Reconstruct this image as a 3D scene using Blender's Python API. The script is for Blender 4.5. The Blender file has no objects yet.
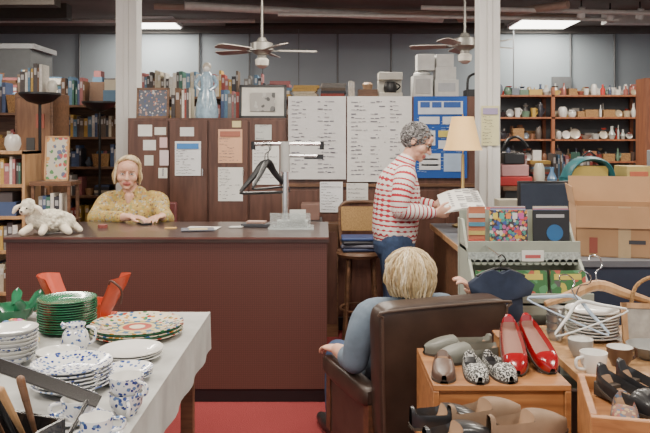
import bpy, math, random
from mathutils import Vector, Matrix
from mathutils.bvhtree import BVHTree
R=random.Random(11)
V=Vector
def rad(a): return math.radians(a)
def TR(loc=(0,0,0),rz=0,rx=0,ry=0):
    return Matrix.Translation(V(loc))@Matrix.Rotation(rad(rz),4,'Z')@Matrix.Rotation(rad(ry),4,'Y')@Matrix.Rotation(rad(rx),4,'X')
# ------------------------------------------------------------ materials
MC={}
def base(name):
    m=bpy.data.materials.new(name); m.use_nodes=True
    nt=m.node_tree
    return m,nt,nt.nodes['Principled BSDF']
def mixn(nt,a,b,fac,bt='MIX'):
    n=nt.nodes.new('ShaderNodeMix'); n.data_type='RGBA'; n.blend_type=bt
    for i,v in ((0,fac),(6,a),(7,b)):
        if v is None: continue
        if hasattr(v,'node'): nt.links.new(v,n.inputs[i])
        elif i==0: n.inputs[0].default_value=v
        else: n.inputs[i].default_value=(v[0],v[1],v[2],1)
    return n.outputs[2]
def mth(nt,op,a,b=None):
    n=nt.nodes.new('ShaderNodeMath'); n.operation=op
    for i,v in ((0,a),(1,b)):
        if v is None: continue
        if hasattr(v,'node'): nt.links.new(v,n.inputs[i])
        else: n.inputs[i].default_value=v
    return n.outputs[0]
def tex(nt,kind,scale,coord='Object',**kw):
    tc=nt.nodes.new('ShaderNodeTexCoord')
    n=nt.nodes.new(kind); nt.links.new(tc.outputs[coord],n.inputs['Vector'])
    n.inputs['Scale'].default_value=scale
    for k,v in kw.items():
        if k in n.inputs: n.inputs[k].default_value=v
        else: setattr(n,k,v)
    return n
def addbump(nt,b,h,s):
    bp=nt.nodes.new('ShaderNodeBump'); bp.inputs['Strength'].default_value=s; bp.inputs['Distance'].default_value=.01
    nt.links.new(h,bp.inputs['Height']); nt.links.new(bp.outputs[0],b.inputs['Normal'])
def mat(name,col=(.8,.8,.8),rough=.55,metal=0,var=.08,scale=14,bump=0,attr=False,emit=0,trans=0,coat=0,sss=0):
    if name in MC: return MC[name]
    m,nt,b=base(name)
    b.inputs['Roughness'].default_value=rough; b.inputs['Metallic'].default_value=metal
    src=col
    if attr:
        a=nt.nodes.new('ShaderNodeAttribute'); a.attribute_name='Col'; src=a.outputs['Color']
    n=tex(nt,'ShaderNodeTexNoise',scale,Detail=4.0)
    mr=nt.nodes.new('ShaderNodeMapRange'); mr.inputs['From Min'].default_value=.3; mr.inputs['From Max'].default_value=.7
    mr.inputs['To Min'].default_value=1-var; mr.inputs['To Max'].default_value=1+var
    nt.links.new(n.outputs[0],mr.inputs[0])
    o=mixn(nt,src,mr.outputs[0],1.0,'MULTIPLY'); nt.links.new(o,b.inputs['Base Color'])
    if bump: addbump(nt,b,n.outputs[0],bump)
    if emit:
        nt.links.new(o,b.inputs['Emission Color']); b.inputs['Emission Strength'].default_value=emit
    if trans: b.inputs['Transmission Weight'].default_value=trans
    if coat: b.inputs['Coat Weight'].default_value=coat
    if sss:
        b.inputs['Subsurface Weight'].default_value=sss; b.inputs['Subsurface Scale'].default_value=.01
    MC[name]=m; return m
def wood(name,c1,c2,scale=6,axis='X',rough=.45):
    if name in MC: return MC[name]
    m,nt,b=base(name); b.inputs['Roughness'].default_value=rough
    tc=nt.nodes.new('ShaderNodeTexCoord'); mp=nt.nodes.new('ShaderNodeMapping')
    nt.links.new(tc.outputs['Object'],mp.inputs[0])
    mp.inputs['Scale'].default_value={'X':(1,8,8),'Z':(8,8,1)}[axis]
    n=nt.nodes.new('ShaderNodeTexNoise'); n.inputs['Scale'].default_value=scale; n.inputs['Detail'].default_value=5
    n.inputs['Distortion'].default_value=.6
    nt.links.new(mp.outputs[0],n.inputs['Vector'])
    mr=nt.nodes.new('ShaderNodeMapRange'); mr.inputs[1].default_value=.35; mr.inputs[2].default_value=.65
    nt.links.new(n.outputs[0],mr.inputs[0])
    o=mixn(nt,c1,c2,mr.outputs[0]); nt.links.new(o,b.inputs['Base Color'])
    addbump(nt,b,n.outputs[0],.05)
    MC[name]=m; return m
def spots(name,basec,cols,scale,thr=.35,rough=.5,coat=0):
    if name in MC: return MC[name]
    m,nt,b=base(name); b.inputs['Roughness'].default_value=rough; b.inputs['Coat Weight'].default_value=coat
    ns=tex(nt,'ShaderNodeTexNoise',scale*.8)
    tc=nt.nodes.new('ShaderNodeTexCoord')
    vm=nt.nodes.new('ShaderNodeVectorMath'); vm.operation='MULTIPLY_ADD'
    nt.links.new(ns.outputs['Color'],vm.inputs[0]); vm.inputs[1].default_value=(.8/scale,)*3; nt.links.new(tc.outputs['Object'],vm.inputs[2])
    v=nt.nodes.new('ShaderNodeTexVoronoi'); v.inputs['Scale'].default_value=scale; nt.links.new(vm.outputs[0],v.inputs['Vector'])
    mask=mth(nt,'LESS_THAN',v.outputs['Distance'],thr)
    sx=nt.nodes.new('ShaderNodeSeparateColor'); nt.links.new(v.outputs['Color'],sx.inputs[0])
    cr=nt.nodes.new('ShaderNodeValToRGB'); cr.color_ramp.interpolation='CONSTANT'
    el=cr.color_ramp.elements
    while len(el)<len(cols): el.new(.5)
    for i,c in enumerate(cols): el[i].position=i/len(cols)
    for i,c in enumerate(cols): el[i].color=(*c,1)
    nt.links.new(sx.outputs[0],cr.inputs[0])
    o=mixn(nt,basec,cr.outputs[0],mask); nt.links.new(o,b.inputs['Base Color'])
    MC[name]=m; return m
def stripe(name,c1,c2,freq,duty):
    m,nt,b=base(name); b.inputs['Roughness'].default_value=.85
    a=nt.nodes.new('ShaderNodeAttribute'); a.attribute_name='t'
    f=mth(nt,'FRACT',mth(nt,'MULTIPLY',a.outputs['Fac'],freq))
    o=mixn(nt,c1,c2,mth(nt,'LESS_THAN',f,duty)); nt.links.new(o,b.inputs['Base Color'])
    MC[name]=m; return m
# ------------------------------------------------------------ geometry helpers
def sweep_geo(pts,rads,n=12,ref=None,cap='flat'):
    pts=[V(p) for p in pts]; rr=[(r,r) if not isinstance(r,(tuple,list)) else tuple(r) for r in rads]
    if cap=='round':
        t0=(pts[0]-pts[1]).normalized(); t1=(pts[-1]-pts[-2]).normalized()
        r0=min(rr[0]); r1=min(rr[-1]); a0=pts[0];a1=pts[-1];q0=rr[0];q1=rr[-1]
        pts=[a0+t0*r0*.95,a0+t0*r0*.75,a0+t0*r0*.4]+pts+[a1+t1*r1*.4,a1+t1*r1*.75,a1+t1*r1*.95]
        rr=[(q0[0]*f,q0[1]*f) for f in (.3,.66,.92)]+rr+[(q1[0]*f,q1[1]*f) for f in (.92,.66,.3)]
    N=len(pts); vs=[];fs=[];ts=[];t=0;a=None
    for i in range(N):
        tg=(pts[min(i+1,N-1)]-pts[max(i-1,0)])
        tg=tg.normalized() if tg.length>1e-9 else V((0,0,1))
        if i: t+=(pts[i]-pts[i-1]).length
        if ref is not None: a=V(ref)
        elif a is None: a=V((1,0,0)) if abs(tg.x)<.8 else V((0,1,0))
        a=(a-tg*a.dot(tg))
        if a.length<1e-4: a=tg.orthogonal()
        a.normalize(); b=tg.cross(a)
        for k in range(n):
            an=2*math.pi*k/n
            vs.append(pts[i]+a*(rr[i][0]*math.cos(an))+b*(rr[i][1]*math.sin(an))); ts.append(t)
    for i in range(N-1):
        for k in range(n):
            k2=(k+1)%n
            fs.append((i*n+k,i*n+k2,(i+1)*n+k2,(i+1)*n+k))
    vs.append(pts[0]);ts.append(0);vs.append(pts[-1]);ts.append(t)
    for k in range(n):
        k2=(k+1)%n
        fs.append((N*n,k2,k)); fs.append((N*n+1,(N-1)*n+k,(N-1)*n+k2))
    return vs,fs,ts
def catmull(pts,rads,sub=4):
    P=[V(p) for p in pts]; Q=[V((r,r)) if not isinstance(r,(tuple,list)) else V(r) for r in rads]
    op=[];oq=[]
    def cr(a,b,c,d,t): return .5*((2*b)+(c-a)*t+(2*a-5*b+4*c-d)*t*t+(3*b-a-3*c+d)*t**3)
    n=len(P)
    for i in range(n-1):
        for s in range(sub):
            t=s/sub
            op.append(cr(P[max(i-1,0)],P[i],P[i+1],P[min(i+2,n-1)],t)); oq.append(tuple(cr(Q[max(i-1,0)],Q[i],Q[i+1],Q[min(i+2,n-1)],t)))
    op.append(P[-1]); oq.append(tuple(Q[-1]))
    return op,oq
def ell_geo(c,r,M=None,nu=16,nv=10):
    vs=[];fs=[]
    for j in range(1,nv):
        th=math.pi*j/nv
        for i in range(nu):
            ph=2*math.pi*i/nu
            vs.append(V((r[0]*math.sin(th)*math.cos(ph),r[1]*math.sin(th)*math.sin(ph),r[2]*math.cos(th))))
    vs.append(V((0,0,r[2]))); vs.append(V((0,0,-r[2]))); T=len(vs)-2
    for j in range(nv-2):
        for i in range(nu):
            i2=(i+1)%nu; fs.append((j*nu+i,(j+1)*nu+i,(j+1)*nu+i2,j*nu+i2))
    for i in range(nu):
        i2=(i+1)%nu; fs.append((T,i,i2)); fs.append((T+1,(nv-2)*nu+i2,(nv-2)*nu+i))
    if M is not None:
        M3=M.to_3x3(); vs=[M3@v for v in vs]
    vs=[v+V(c) for v in vs]
    return vs,fs
class MB:
    def __init__(s): s.v=[];s.f=[];s.m=[];s.c=[];s.mats=[];s.M=Matrix.Identity(4)
    def mi(s,m):
        if m not in s.mats: s.mats.append(m)
        return s.mats.index(m)
    def add(s,vs,fs,m,col=(1,1,1)):
        o=len(s.v); s.v+=[s.M@V(v) for v in vs]
        ms=m if isinstance(m,list) else [m]*len(fs)
        for f,mm in zip(fs,ms):
            s.f.append(tuple(i+o for i in f)); s.m.append(s.mi(mm)); s.c.append(col)
    def box(s,lo,hi,m,col=(1,1,1),M=None):
        x0,y0,z0=lo;x1,y1,z1=hi
        vs=[V(p) for p in ((x0,y0,z0),(x1,y0,z0),(x1,y1,z0),(x0,y1,z0),(x0,y0,z1),(x1,y0,z1),(x1,y1,z1),(x0,y1,z1))]
        if M is not None: vs=[M@v for v in vs]
        s.add(vs,[(0,3,2,1),(4,5,6,7),(0,1,5,4),(1,2,6,5),(2,3,7,6),(3,0,4,7)],m,col)
    def cyl(s,p0,p1,r0,m,r1=None,n=14,col=(1,1,1)):
        vs,fs,_=sweep_geo([p0,p1],[r0,r0 if r1 is None else r1],n); s.add(vs,fs,m,col)
    def tube(s,pts,r,m,n=8,sub=4,col=(1,1,1),cap='flat',ref=None):
        rs=r if isinstance(r,list) else [r]*len(pts)
        if sub>1: pts,rs=catmull(pts,rs,sub)
        vs,fs,_=sweep_geo(pts,rs,n,ref,cap); s.add(vs,fs,m,col)
    def ell(s,c,r,m,M=None,nu=16,nv=10,col=(1,1,1)):
        vs,fs=ell_geo(c,r,M,nu,nv); s.add(vs,fs,m,col)
    def lathe(s,prof,c,m,n=28,M=None,col=(1,1,1),sx=1):
        vs=[];fs=[];ms=[];idx=[]
        for r,z in prof:
            if r<1e-5: idx.append([len(vs)]); vs.append(V((0,0,z)))
            else:
                idx.append(list(range(len(vs),len(vs)+n)))
                for k in range(n): vs.append(V((r*sx*math.cos(2*math.pi*k/n),r*math.sin(2*math.pi*k/n),z)))
        for i in range(len(prof)-1):
            a,b=idx[i],idx[i+1]; mm=m[i] if isinstance(m,list) else m
            for k in range(n):
                k2=(k+1)%n
                if len(a)==1 and len(b)==1: continue
                if len(a)==1: fs.append((a[0],b[k2],b[k]))
                elif len(b)==1: fs.append((a[k],a[k2],b[0]))
                else: fs.append((a[k],a[k2],b[k2],b[k]))
                ms.append(mm)
        if M is not None: vs=[M@v for v in vs]
        vs=[v+V(c) for v in vs]; s.add(vs,fs,ms,col)
    def build(s,name,bevel=0,parent=None,angle=38,loc=None):
        vs=s.v
        xs=[v.x for v in vs];ys=[v.y for v in vs];zs=[v.z for v in vs]
        c=V(((min(xs)+max(xs))/2,(min(ys)+max(ys))/2,min(zs)))
        if parent is not None: c=parent.location.copy()
        me=bpy.data.meshes.new(name); me.from_pydata([v-c for v in vs],[],s.f)
        for m in s.mats: me.materials.append(m)
        for p,mi in zip(me.polygons,s.m): p.material_index=mi; p.use_smooth=True
        ca=me.color_attributes.new('Col','FLOAT_COLOR','CORNER')
        for p,cc in zip(me.polygons,s.c):
            for li in p.loop_indices: ca.data[li].color=(*cc,1)
        me.set_sharp_from_angle(angle=rad(angle))
        ob=bpy.data.objects.new(name,me); bpy.context.collection.objects.link(ob); ob.location=c
        if parent is not None: ob.parent=parent; ob.location=(0,0,0)
        if bevel:
            bm=ob.modifiers.new('b','BEVEL'); bm.width=bevel; bm.segments=2; bm.limit_method='ANGLE'; bm.angle_limit=rad(50)
        return ob
class Body:
    """parts fused into one continuous skin by voxel remeshing; materials carried over per region"""
    def __init__(s): s.v=[];s.f=[];s.m=[];s.t=[];s.mats=[]
    def add(s,vs,fs,m,ts=None):
        if m not in s.mats: s.mats.append(m)
        o=len(s.v); s.v+=[V(v) for v in vs]; s.t+=(ts if ts else [0]*len(vs))
        for f in fs: s.f.append(tuple(i+o for i in f)); s.m.append(s.mats.index(m))
    def limb(s,pts,rads,m,ref=None,n=20,sub=4,X=None):
        if X is not None: pts=[X@V(p) for p in pts]; ref=None if ref is None else X.to_3x3()@V(ref)
        p,r=catmull(pts,rads,sub); vs,fs,ts=sweep_geo(p,r,n,ref,'round'); s.add(vs,fs,m,ts)
    def ell(s,c,r,m,X=None,Mr=None):
        vs,fs=ell_geo(c,r,Mr,24,16)
        if X is not None: vs=[X@v for v in vs]
        s.add(vs,fs,m)
    def build(s,name,vox=.005,it=3,parent=None):
        me=bpy.data.meshes.new(name+'_src'); me.from_pydata(s.v,[],s.f)
        ob=bpy.data.objects.new(name,me); bpy.context.collection.objects.link(ob)
        md=ob.modifiers.new('r','REMESH'); md.mode='VOXEL'; md.voxel_size=vox
        sm=ob.modifiers.new('s','SMOOTH'); sm.factor=.5; sm.iterations=it
        dg=bpy.context.evaluated_depsgraph_get()
        nm=bpy.data.meshes.new_from_object(ob.evaluated_get(dg)); nm.name=name
        ob.modifiers.clear(); ob.data=nm
        nm.materials.clear()
        for m in s.mats: nm.materials.append(m)
        bv=BVHTree.FromPolygons(s.v,s.f)
        for p in nm.polygons:
            loc,no,ix,d=bv.find_nearest(p.center); p.material_index=s.m[ix]; p.use_smooth=True
        at=nm.attributes.new('t','FLOAT','POINT'); vals=[]
        for v in nm.vertices:
            loc,no,ix,d=bv.find_nearest(v.co); w=0;tt=0
            for vi in s.f[ix]:
                q=1/((s.v[vi]-loc).length+1e-4)**2; w+=q; tt+=q*s.t[vi]
            vals.append(tt/w)
        at.data.foreach_set('value',vals)
        c=V((sum(v.co.x for v in nm.vertices)/len(nm.vertices),sum(v.co.y for v in nm.vertices)/len(nm.vertices),min(v.co.z for v in nm.vertices)))
        if parent is not None: c=parent.location.copy()
        for v in nm.vertices: v.co-=c
        ob.location=c
        if parent is not None: ob.parent=parent; ob.location=(0,0,0)
        return ob
# ------------------------------------------------------------ common materials
white_cer=mat('white_ceramic',(.7,.69,.66),.18,var=.03,coat=.4)
blue_floral=spots('blue_floral_ceramic',(.72,.72,.72),[(.03,.06,.24),(.08,.14,.36),(.02,.04,.2),(.1,.18,.36)],74,.40,.2,.5)
green_cer=mat('green_ceramic',(.02,.15,.07),.2,var=.2,coat=.5)
multi_cer=spots('multicolour_ceramic',(.66,.6,.45),[(.4,.05,.03),(.02,.12,.3),(.05,.2,.09),(.5,.24,.03)],50,.44,.2,.5)
bookm=mat('book_covers',rough=.6,attr=True,var=.12,scale=60)
attrm=mat('painted',rough=.55,attr=True,var=.06)
paperm=mat('paper',(.74,.73,.69),.8,var=.03)
ink=mat('ink',(.04,.04,.05),.7)
chrome=mat('chrome',(.75,.75,.76),.18,1,var=.03)
blackp=mat('black_plastic',(.012,.012,.014),.35)
blackm=mat('black_metal',(.02,.02,.02),.4,.6)
brown_w=wood('brown_wood',(.09,.043,.022),(.17,.085,.045),5,'X')
orange_w=wood('orange_wood',(.25,.10,.035),(.38,.17,.06),4,'X')
tan_w=wood('tan_wood',(.33,.18,.08),(.46,.27,.13),4,'Z')
dark_w=wood('dark_red_wood',(.07,.030,.021),(.115,.052,.036),3,'Z',.42)
skin=mat('skin',(.60,.34,.245),.5,var=.07,scale=30,sss=.12)
lips=mat('lips',(.45,.14,.12),.45)
eyew=mat('eye_white',(.7,.67,.65),.2); iris=mat('iris',(.05,.06,.07),.15)
wicker=mat('wicker',(.3,.17,.07),.8,var=.4,scale=110,bump=.5)
# ------------------------------------------------------------ room
def shell(name,lo,hi,m):
    b=MB(); b.box(lo,hi,m); return b.build(name)
wallm=mat('blue_grey_wall_paint',(.32,.375,.42),.9,var=.06,scale=1.2)
ceilm=mat('ceiling_paint',(.17,.15,.135),.9,var=.2,scale=1.5)
lw=mat('side_wall_paint',(.30,.33,.36),.8,var=.05,scale=1.5)
m,nt,b_=base('red_carpet'); b_.inputs['Roughness'].default_value=.95
n1=tex(nt,'ShaderNodeTexNoise',180,Detail=3.0); n2=tex(nt,'ShaderNodeTexNoise',1.3,Detail=3.0)
o=mixn(nt,mixn(nt,(.17,.015,.018),(.3,.04,.04),n1.outputs[0]),(.14,.02,.02),mth(nt,'MULTIPLY',n2.outputs[0],.6)); nt.links.new(o,b_.inputs['Base Color']); addbump(nt,b_,n1.outputs[0],.4); carpet=m
shell('floor',(-6,-3,-.1),(6,11.6,0),carpet)
shell('wall_back',(-6,11.5,0),(6,11.65,3.4),wallm)
shell('wall_left',(-6.15,-3,0),(-6,11.65,3.4),lw)
shell('wall_right',(6,-3,0),(6.15,11.65,3.4),lw)
shell('ceiling',(-6,-3,3.3),(6,11.5,3.4),ceilm)
shell('baseboard_back',(-6,11.46,0),(6,11.5,.12),blackp)
shell('wall_front',(-6,-3.15,0),(6,-3,.45),lw)
b=MB(); b.box((-6,-3.15,3.0),(6,-3,3.3),blackm)
for x in (-6,-3,0,3,5.9): b.box((x,-3.15,.45),(x+.1,-3,3.0),blackm)
b.build('window_1')
shell('trim_1',(-6,11.42,3.19),(6,11.5,3.3),mat('dark_trim',(.12,.115,.11),.6))
colm=mat('white_column_paint',(.62,.61,.59),.6,var=.06,scale=3)
def column(x,y,w,name):
    b=MB(); b.box((x-w/2,y-w/2,0),(x+w/2,y+w/2,3.3),colm)
    b.box((x-w/2-.012,y-w/2-.012,0),(x+w/2+.012,y+w/2+.012,.15),colm)
    b.box((x-w*.12,y-w/2-.012,.15),(x+w*.12,y-w/2,3.3),colm)
    b.build(name,.004)
column(-1.71,6.3,.18,'support_column'); column(1.205,5.36,.155,'support_column')
glow=mat('light_diffuser',(1,.96,.86),.5,emit=8,var=0)
def troffer(x,y,sx=1.2,sy=.6,e=70):
    b=MB(); b.box((x-sx/2,y-sy/2,3.25),(x+sx/2,y+sy/2,3.3),attrm,(.8,.8,.8))
    b.box((x-sx/2+.03,y-sy/2+.03,3.235),(x+sx/2-.03,y+sy/2-.03,3.25),glow)
    o=b.build('ceiling_light_fixture')
    l=bpy.data.lights.new('lamp','AREA'); l.shape='RECTANGLE'; l.size=sx*.95; l.size_y=sy*.9; l.energy=e; l.color=(1,.91,.78)
    lo=bpy.data.objects.new('lamp',l); bpy.context.collection.objects.link(lo); lo.parent=o; lo.location=(0,0,-.02)
troffer(-2.62,10.9,.8,.8,45); troffer(3.3,10.9,.9,.8,45)
for x in (-3,0,3):
    for y in (.6,3.6,7.0): troffer(x,y,e=92)
b=MB(); pm=mat('brown_pipe',(.42,.31,.25),.5); gp=mat('grey_pipe',(.62,.6,.57),.5); dkpipe=mat('dark_beam',(.06,.048,.04),.7)
b.cyl((-1.74,8.96,3.17),(1.62,9.98,3.17),.05,gp); b.cyl((1.85,9.98,3.17),(3.0,8.9,3.17),.05,pm)
b.cyl((-2.2,9.3,3.22),(3.6,10.1,3.22),.04,pm); b.cyl((-1.6,9.3,3.2),(1.1,9.75,3.16),.035,pm); b.cyl((-.6,9.2,3.1),(3.9,9.6,3.1),.025,gp)
b.cyl((-6,10.3,3.2),(-1.0,10.3,3.2),.03,gp); b.cyl((-1.5,10.9,3.22),(2.7,10.9,3.22),.045,dkpipe); b.cyl((1.2,9.0,3.15),(6,9.6,3.15),.03,gp)
b.build('ceiling_pipes')
b=MB(); b.box((-6,9.5,3.1),(-3.4,9.7,3.3),dkpipe); b.box((-5.9,8.0,3.0),(-3.0,8.2,3.3),dkpipe); b.box((3.9,10.0,3.12),(6,10.2,3.3),gp); b.build('ceiling_beams')
b=MB(); 
for x,y in ((3.3,9.3),(3.75,9.5),(4.1,9.4)): b.cyl((x,y,3.2),(x,y,3.3),.01,blackm); b.lathe([(0,.1),(.04,.09),(.055,-.04),(.05,-.04),(0,.02)],(x,y,3.12),attrm,16,M=Matrix.Rotation(rad(20),4,'X'),col=(.65,.64,.62))
b.build('track_lights')
b=MB(); cg=mat('conduit_grey',(.15,.16,.17),.5)
for x in (-3.9,-2.0,-1.2,.2,1.05,3.9,4.6): b.cyl((x,11.47,.1),(x,11.47,3.25),.016,cg)
b.cyl((2.95,11.3,2.2),(2.95,11.3,3.3),.01,cg); b.cyl((-.95,11.0,2.3),(-.95,11.0,3.3),.008,cg); b.cyl((-.4,11.0,2.3),(-.4,11.0,3.3),.008,cg)
b.box((3.6,11.42,1.9),(3.9,11.48,2.5),cg); b.build('wall_conduits')
b=MB(); b.box((-5.95,8.7,2.15),(-3.55,9.4,2.62),attrm,(.10,.105,.11)); b.box((-5.95,8.68,2.6),(-3.5,9.42,2.66),attrm,(.35,.36,.37)); b.box((-5.9,8.9,0),(-5.0,9.3,2.15),attrm,(.13,.14,.15)); b.build('storage_cabinet_tall')
fanm=mat('fan_blade_wood',(.36,.33,.3),.5); fanh=mat('fan_metal',(.24,.23,.21),.4,.5)
def fan(x,y,z,rot):
    b=MB(); b.cyl((x,y,z+.1),(x,y,3.3),.014,fanh); b.lathe([(0,.07),(.05,.07),(.07,.02),(.05,0),(0,0)],(x,y,3.22),fanh)
    b.lathe([(0,.14),(.04,.14),(.06,.1),(.12,.08),(.125,0),(.09,-.03),(.05,-.05),(.05,-.08),(.075,-.1),(.07,-.16),(.03,-.19),(0,-.195)],(x,y,z),[fanh]*7+[mat('frosted_glass',(.7,.67,.6),.4)]*4)
    for i in range(5):
        M=TR((x,y,z),rot+72*i)@TR(rx=12)
        b.box((.11,-.015,-.006),(.2,.015,.006),fanh,M=M)
        vs=[(.18,-.05,0),(.4,-.065,0),(.57,-.068,0),(.6,-.04,0),(.6,.04,0),(.57,.068,0),(.4,.065,0),(.18,.05,0)]
        vv=[M@V(p) for p in vs]+[M@(V(p)+V((0,0,.008))) for p in vs]; n=8
        b.add(vv,[tuple(range(n-1,-1,-1)),tuple(range(n,2*n))]+[(k,(k+1)%n,n+(k+1)%n,n+k) for k in range(n)],fanm)
    b.build('ceiling_fan')
fan(-.685,7.85,2.47,8); fan(1.52,7.85,2.52,20)
# ------------------------------------------------------------ books and clutter
BC=[(.25,.04,.03),(.05,.08,.17),(.03,.03,.04),(.45,.4,.3),(.04,.12,.09),(.4,.25,.06),(.12,.06,.03),(.5,.48,.44),(.08,.16,.25),(.28,.1,.1),(.16,.15,.14),(.58,.54,.48),(.06,.05,.05),(.1,.07,.05)]
def books(b,x0,x1,yf,z,h=(.17,.24),dep=.16):
    x=x0
    while x<x1-.015:
        w=R.uniform(.014,.042)
        if x+w>x1: break
        hh=R.uniform(*h); c=R.choice(BC); yo=R.uniform(0,.02)
        b.box((x,yf+yo,z),(x+w-.001,yf+yo+dep,z+hh),bookm,c)
        c2=tuple(min(1,q*.4+.35) for q in c)
        b.box((x+w*.2,yf+yo-.001,z+hh*.62),(x+w*.8,yf+yo,z+hh*.85),bookm,c2)
        x+=w
def bookstack(b,x,y,z,n,w=.22,d=.16):
    for i in range(n):
        t=R.uniform(.015,.035); M=TR((x+R.uniform(-.01,.01),y,z),R.uniform(-6,6)); ww=w*R.uniform(.85,1)
        b.box((-ww/2,-d/2,0),(ww/2,d/2,t-.001),bookm,R.choice(BC),M); z+=t
    return z
def pot(b,x,y,z,r,h,c,m=None,handle=False,k=None):
    k=R.choice([0,1,2,3,4,5]) if k is None else k; m=m or mat('glazed_pottery',rough=.25,attr=True,coat=.3)
    if k==5:
        rr=min(r*1.25,h*.55); M=TR((x,y+.03,z+rr),0,80); b.lathe([(0,0),(rr*.6,.002),(rr,.012),(rr*.95,.014),(rr*.55,.006),(0,.005)],(0,0,0),m,18,M=M,col=c); return
    pr={0:[(0,0),(r*.7,0),(r,h*.4),(r*.9,h*.8),(r*.6,h),(r*.55,h*.95),(0,h*.4)],1:[(0,0),(r*.8,0),(r,h*.7),(r*.92,h*.7),(r*.7,h*.15),(0,h*.12)],2:[(0,0),(r*.6,0),(r,h*.35),(r*.35,h*.75),(r*.45,h),(r*.3,h),(0,h*.7)],3:[(0,0),(r*.5,0),(r*1.2,h*.42),(r*1.1,h*.42),(r*.4,h*.06),(0,h*.05)],4:[(0,0),(r*.5,0),(r*.55,h*.6),(r*.2,h*.8),(r*.22,h*1.1),(r*.15,h*1.1),(0,h*.8)]}[k]
    b.lathe(pr,(x,y,z),m,14,col=c)
    if handle and k<3: b.tube([(x+r*.85,y,z+h*.6),(x+r*1.45,y,z+h*.5),(x+r*.85,y,z+h*.2)],.008,m,6,3,col=c)
def clutter(b,x0,x1,y,z,hm):
    x=x0
    while x<x1-.05:
        k=R.choice([0,0,0,1,1,2,3,4,5]); w=min(R.uniform(.1,.24),x1-x)
        if k==0: books(b,x,x+w,y,z,(hm*.6,hm*.98))
        elif k==1: bookstack(b,x+w/2,y+.1,z,R.randint(2,max(2,int(hm/.035))),w*.95)
        elif k==2:
            h=hm*.55; b.add([(x+.015,y+.02,z),(x+w-.02,y+.02,z),(x+w-.02,y+.17,z),(x+.015,y+.17,z),(x,y,z+h),(x+w-.005,y,z+h),(x+w-.005,y+.19,z+h),(x,y+.19,z+h)],[(0,3,2,1),(4,5,6,7),(0,1,5,4),(1,2,6,5),(2,3,7,6),(3,0,4,7)],wicker)
            for q in range(4): b.ell((x+w*(.2+.2*q),y+.1,z+h),(w*.13,.04,.03),attrm,col=R.choice(BC),nu=8,nv=6)
        elif k==3:
            w=min(w,.16); h=hm*R.uniform(.6,.95); M=TR((x+w/2,y+.06,z),rx=-10); b.box((-w/2+.005,0,0),(w/2-.005,.012,h),brown_w,M=M); b.box((-w/2+.02,-.002,.015),(w/2-.02,0,h-.015),bookm,R.choice(BC+[(.5,.48,.4)]*3),M)
        elif k==5:
            b.box((x,y,z),(x+w-.004,y+.16,z+hm*.5),attrm,R.choice(BC)); b.box((x+.01,y+.01,z+hm*.5),(x+w*.8,y+.15,z+hm*.85),attrm,R.choice(BC))
        else:
            w=.1; pot(b,x+.05,y+.08,z,.042,hm*R.uniform(.4,.8),R.choice([(.5,.48,.43),(.1,.12,.15),(.35,.2,.1),(.3,.05,.04),(.4,.4,.4)]))
        x+=w+.003
def bookcase(x0,x1,y0,y1,zt,shelves,m,bh=(.17,.23),name='bookcase',mix=True,top=None):
    b=MB(); t=.022
    b.box((x0,y0,0),(x0+t,y1,zt),m); b.box((x1-t,y0,0),(x1,y1,zt),m); b.box((x0,y0,zt-t),(x1,y1,zt),m)
    b.box((x0+t,y1-.01,0),(x1-t,y1,zt-t),m)
    for i,z in enumerate(shelves):
        b.box((x0+t,y0+.005,z-t),(x1-t,y1-.01,z),m)
        if mix and R.random()<.55: clutter(b,x0+t+.005,x1-t-.005,y0+.03,z,bh[1])
        else: books(b,x0+t+.005,x1-t-R.uniform(.01,.05),y0+.03,z,bh,y1-y0-.07)
    if top: clutter(b,x0+.02,x1-.02,y0+.02,zt,top); 
    return b.build(name)
bookcase(-2.62,-1.97,7.0,7.3,1.84,(.1,.4,.68,.96,1.24,1.53),brown_w,top=.29)
bookcase(-3.75,-2.7,8.0,8.3,2.0,(.12,.45,.8,1.1,1.4,1.7),brown_w,top=.33)
bookcase(-2.6,-1.95,8.0,8.3,2.1,(.12,.45,.8,1.1,1.4,1.7),brown_w,top=.2)
bookcase(-2.95,-2.16,5.2,5.5,1.42,(.1,.4,.7,.95,1.18),tan_w,(.15,.2))
bookcase(-4.3,-2.66,6.6,6.9,1.75,(.12,.4,.65,.9,1.15,1.4),brown_w,(.17,.22),top=.3)
b=MB(); b.box((-2.62,6.1,0),(-2.3,6.5,1.9),brown_w); b.box((-2.6,6.09,.1),(-2.32,6.1,1.85),wood('panel_wood',(.15,.07,.035),(.24,.12,.06),3,'Z')); b.cyl((-2.35,6.07,1.0),(-2.35,6.07,1.1),.008,chrome); b.build('wardrobe',.004)
b=MB(); clutter(b,-2.6,-2.32,6.15,1.9,.26); b.build('boxes_and_books')
b=MB()
for i,c in enumerate(((.4,.38,.32),(.05,.05,.05),(.3,.08,.05),(.1,.15,.3))):
    M=TR((-2.56+.08*i,6.08,1.2+.2*(i%3)),0); b.box((-.035,0,0),(.035,.008,.12),attrm,c,M)
b.build('hanging_pennants')
def torchiere(x,y,z,r):
    b=MB(); b.lathe([(0,0),(.13,0),(.13,.02),(.03,.035),(0,.035)],(x,y,0),blackm); b.cyl((x,y,.03),(x,y,z-.03),.012,blackm)
    b.lathe([(0,-.06),(.03,-.055),(r*.6,-.035),(r,.02),(r,.035),(r*.85,.027),(r*.3,-.01),(0,-.015)],(x,y,z),blackp); b.build('torchiere_floor_lamp')
torchiere(-2.27,5.75,1.84,.16); torchiere(-2.09,6.7,1.82,.16)
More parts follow.
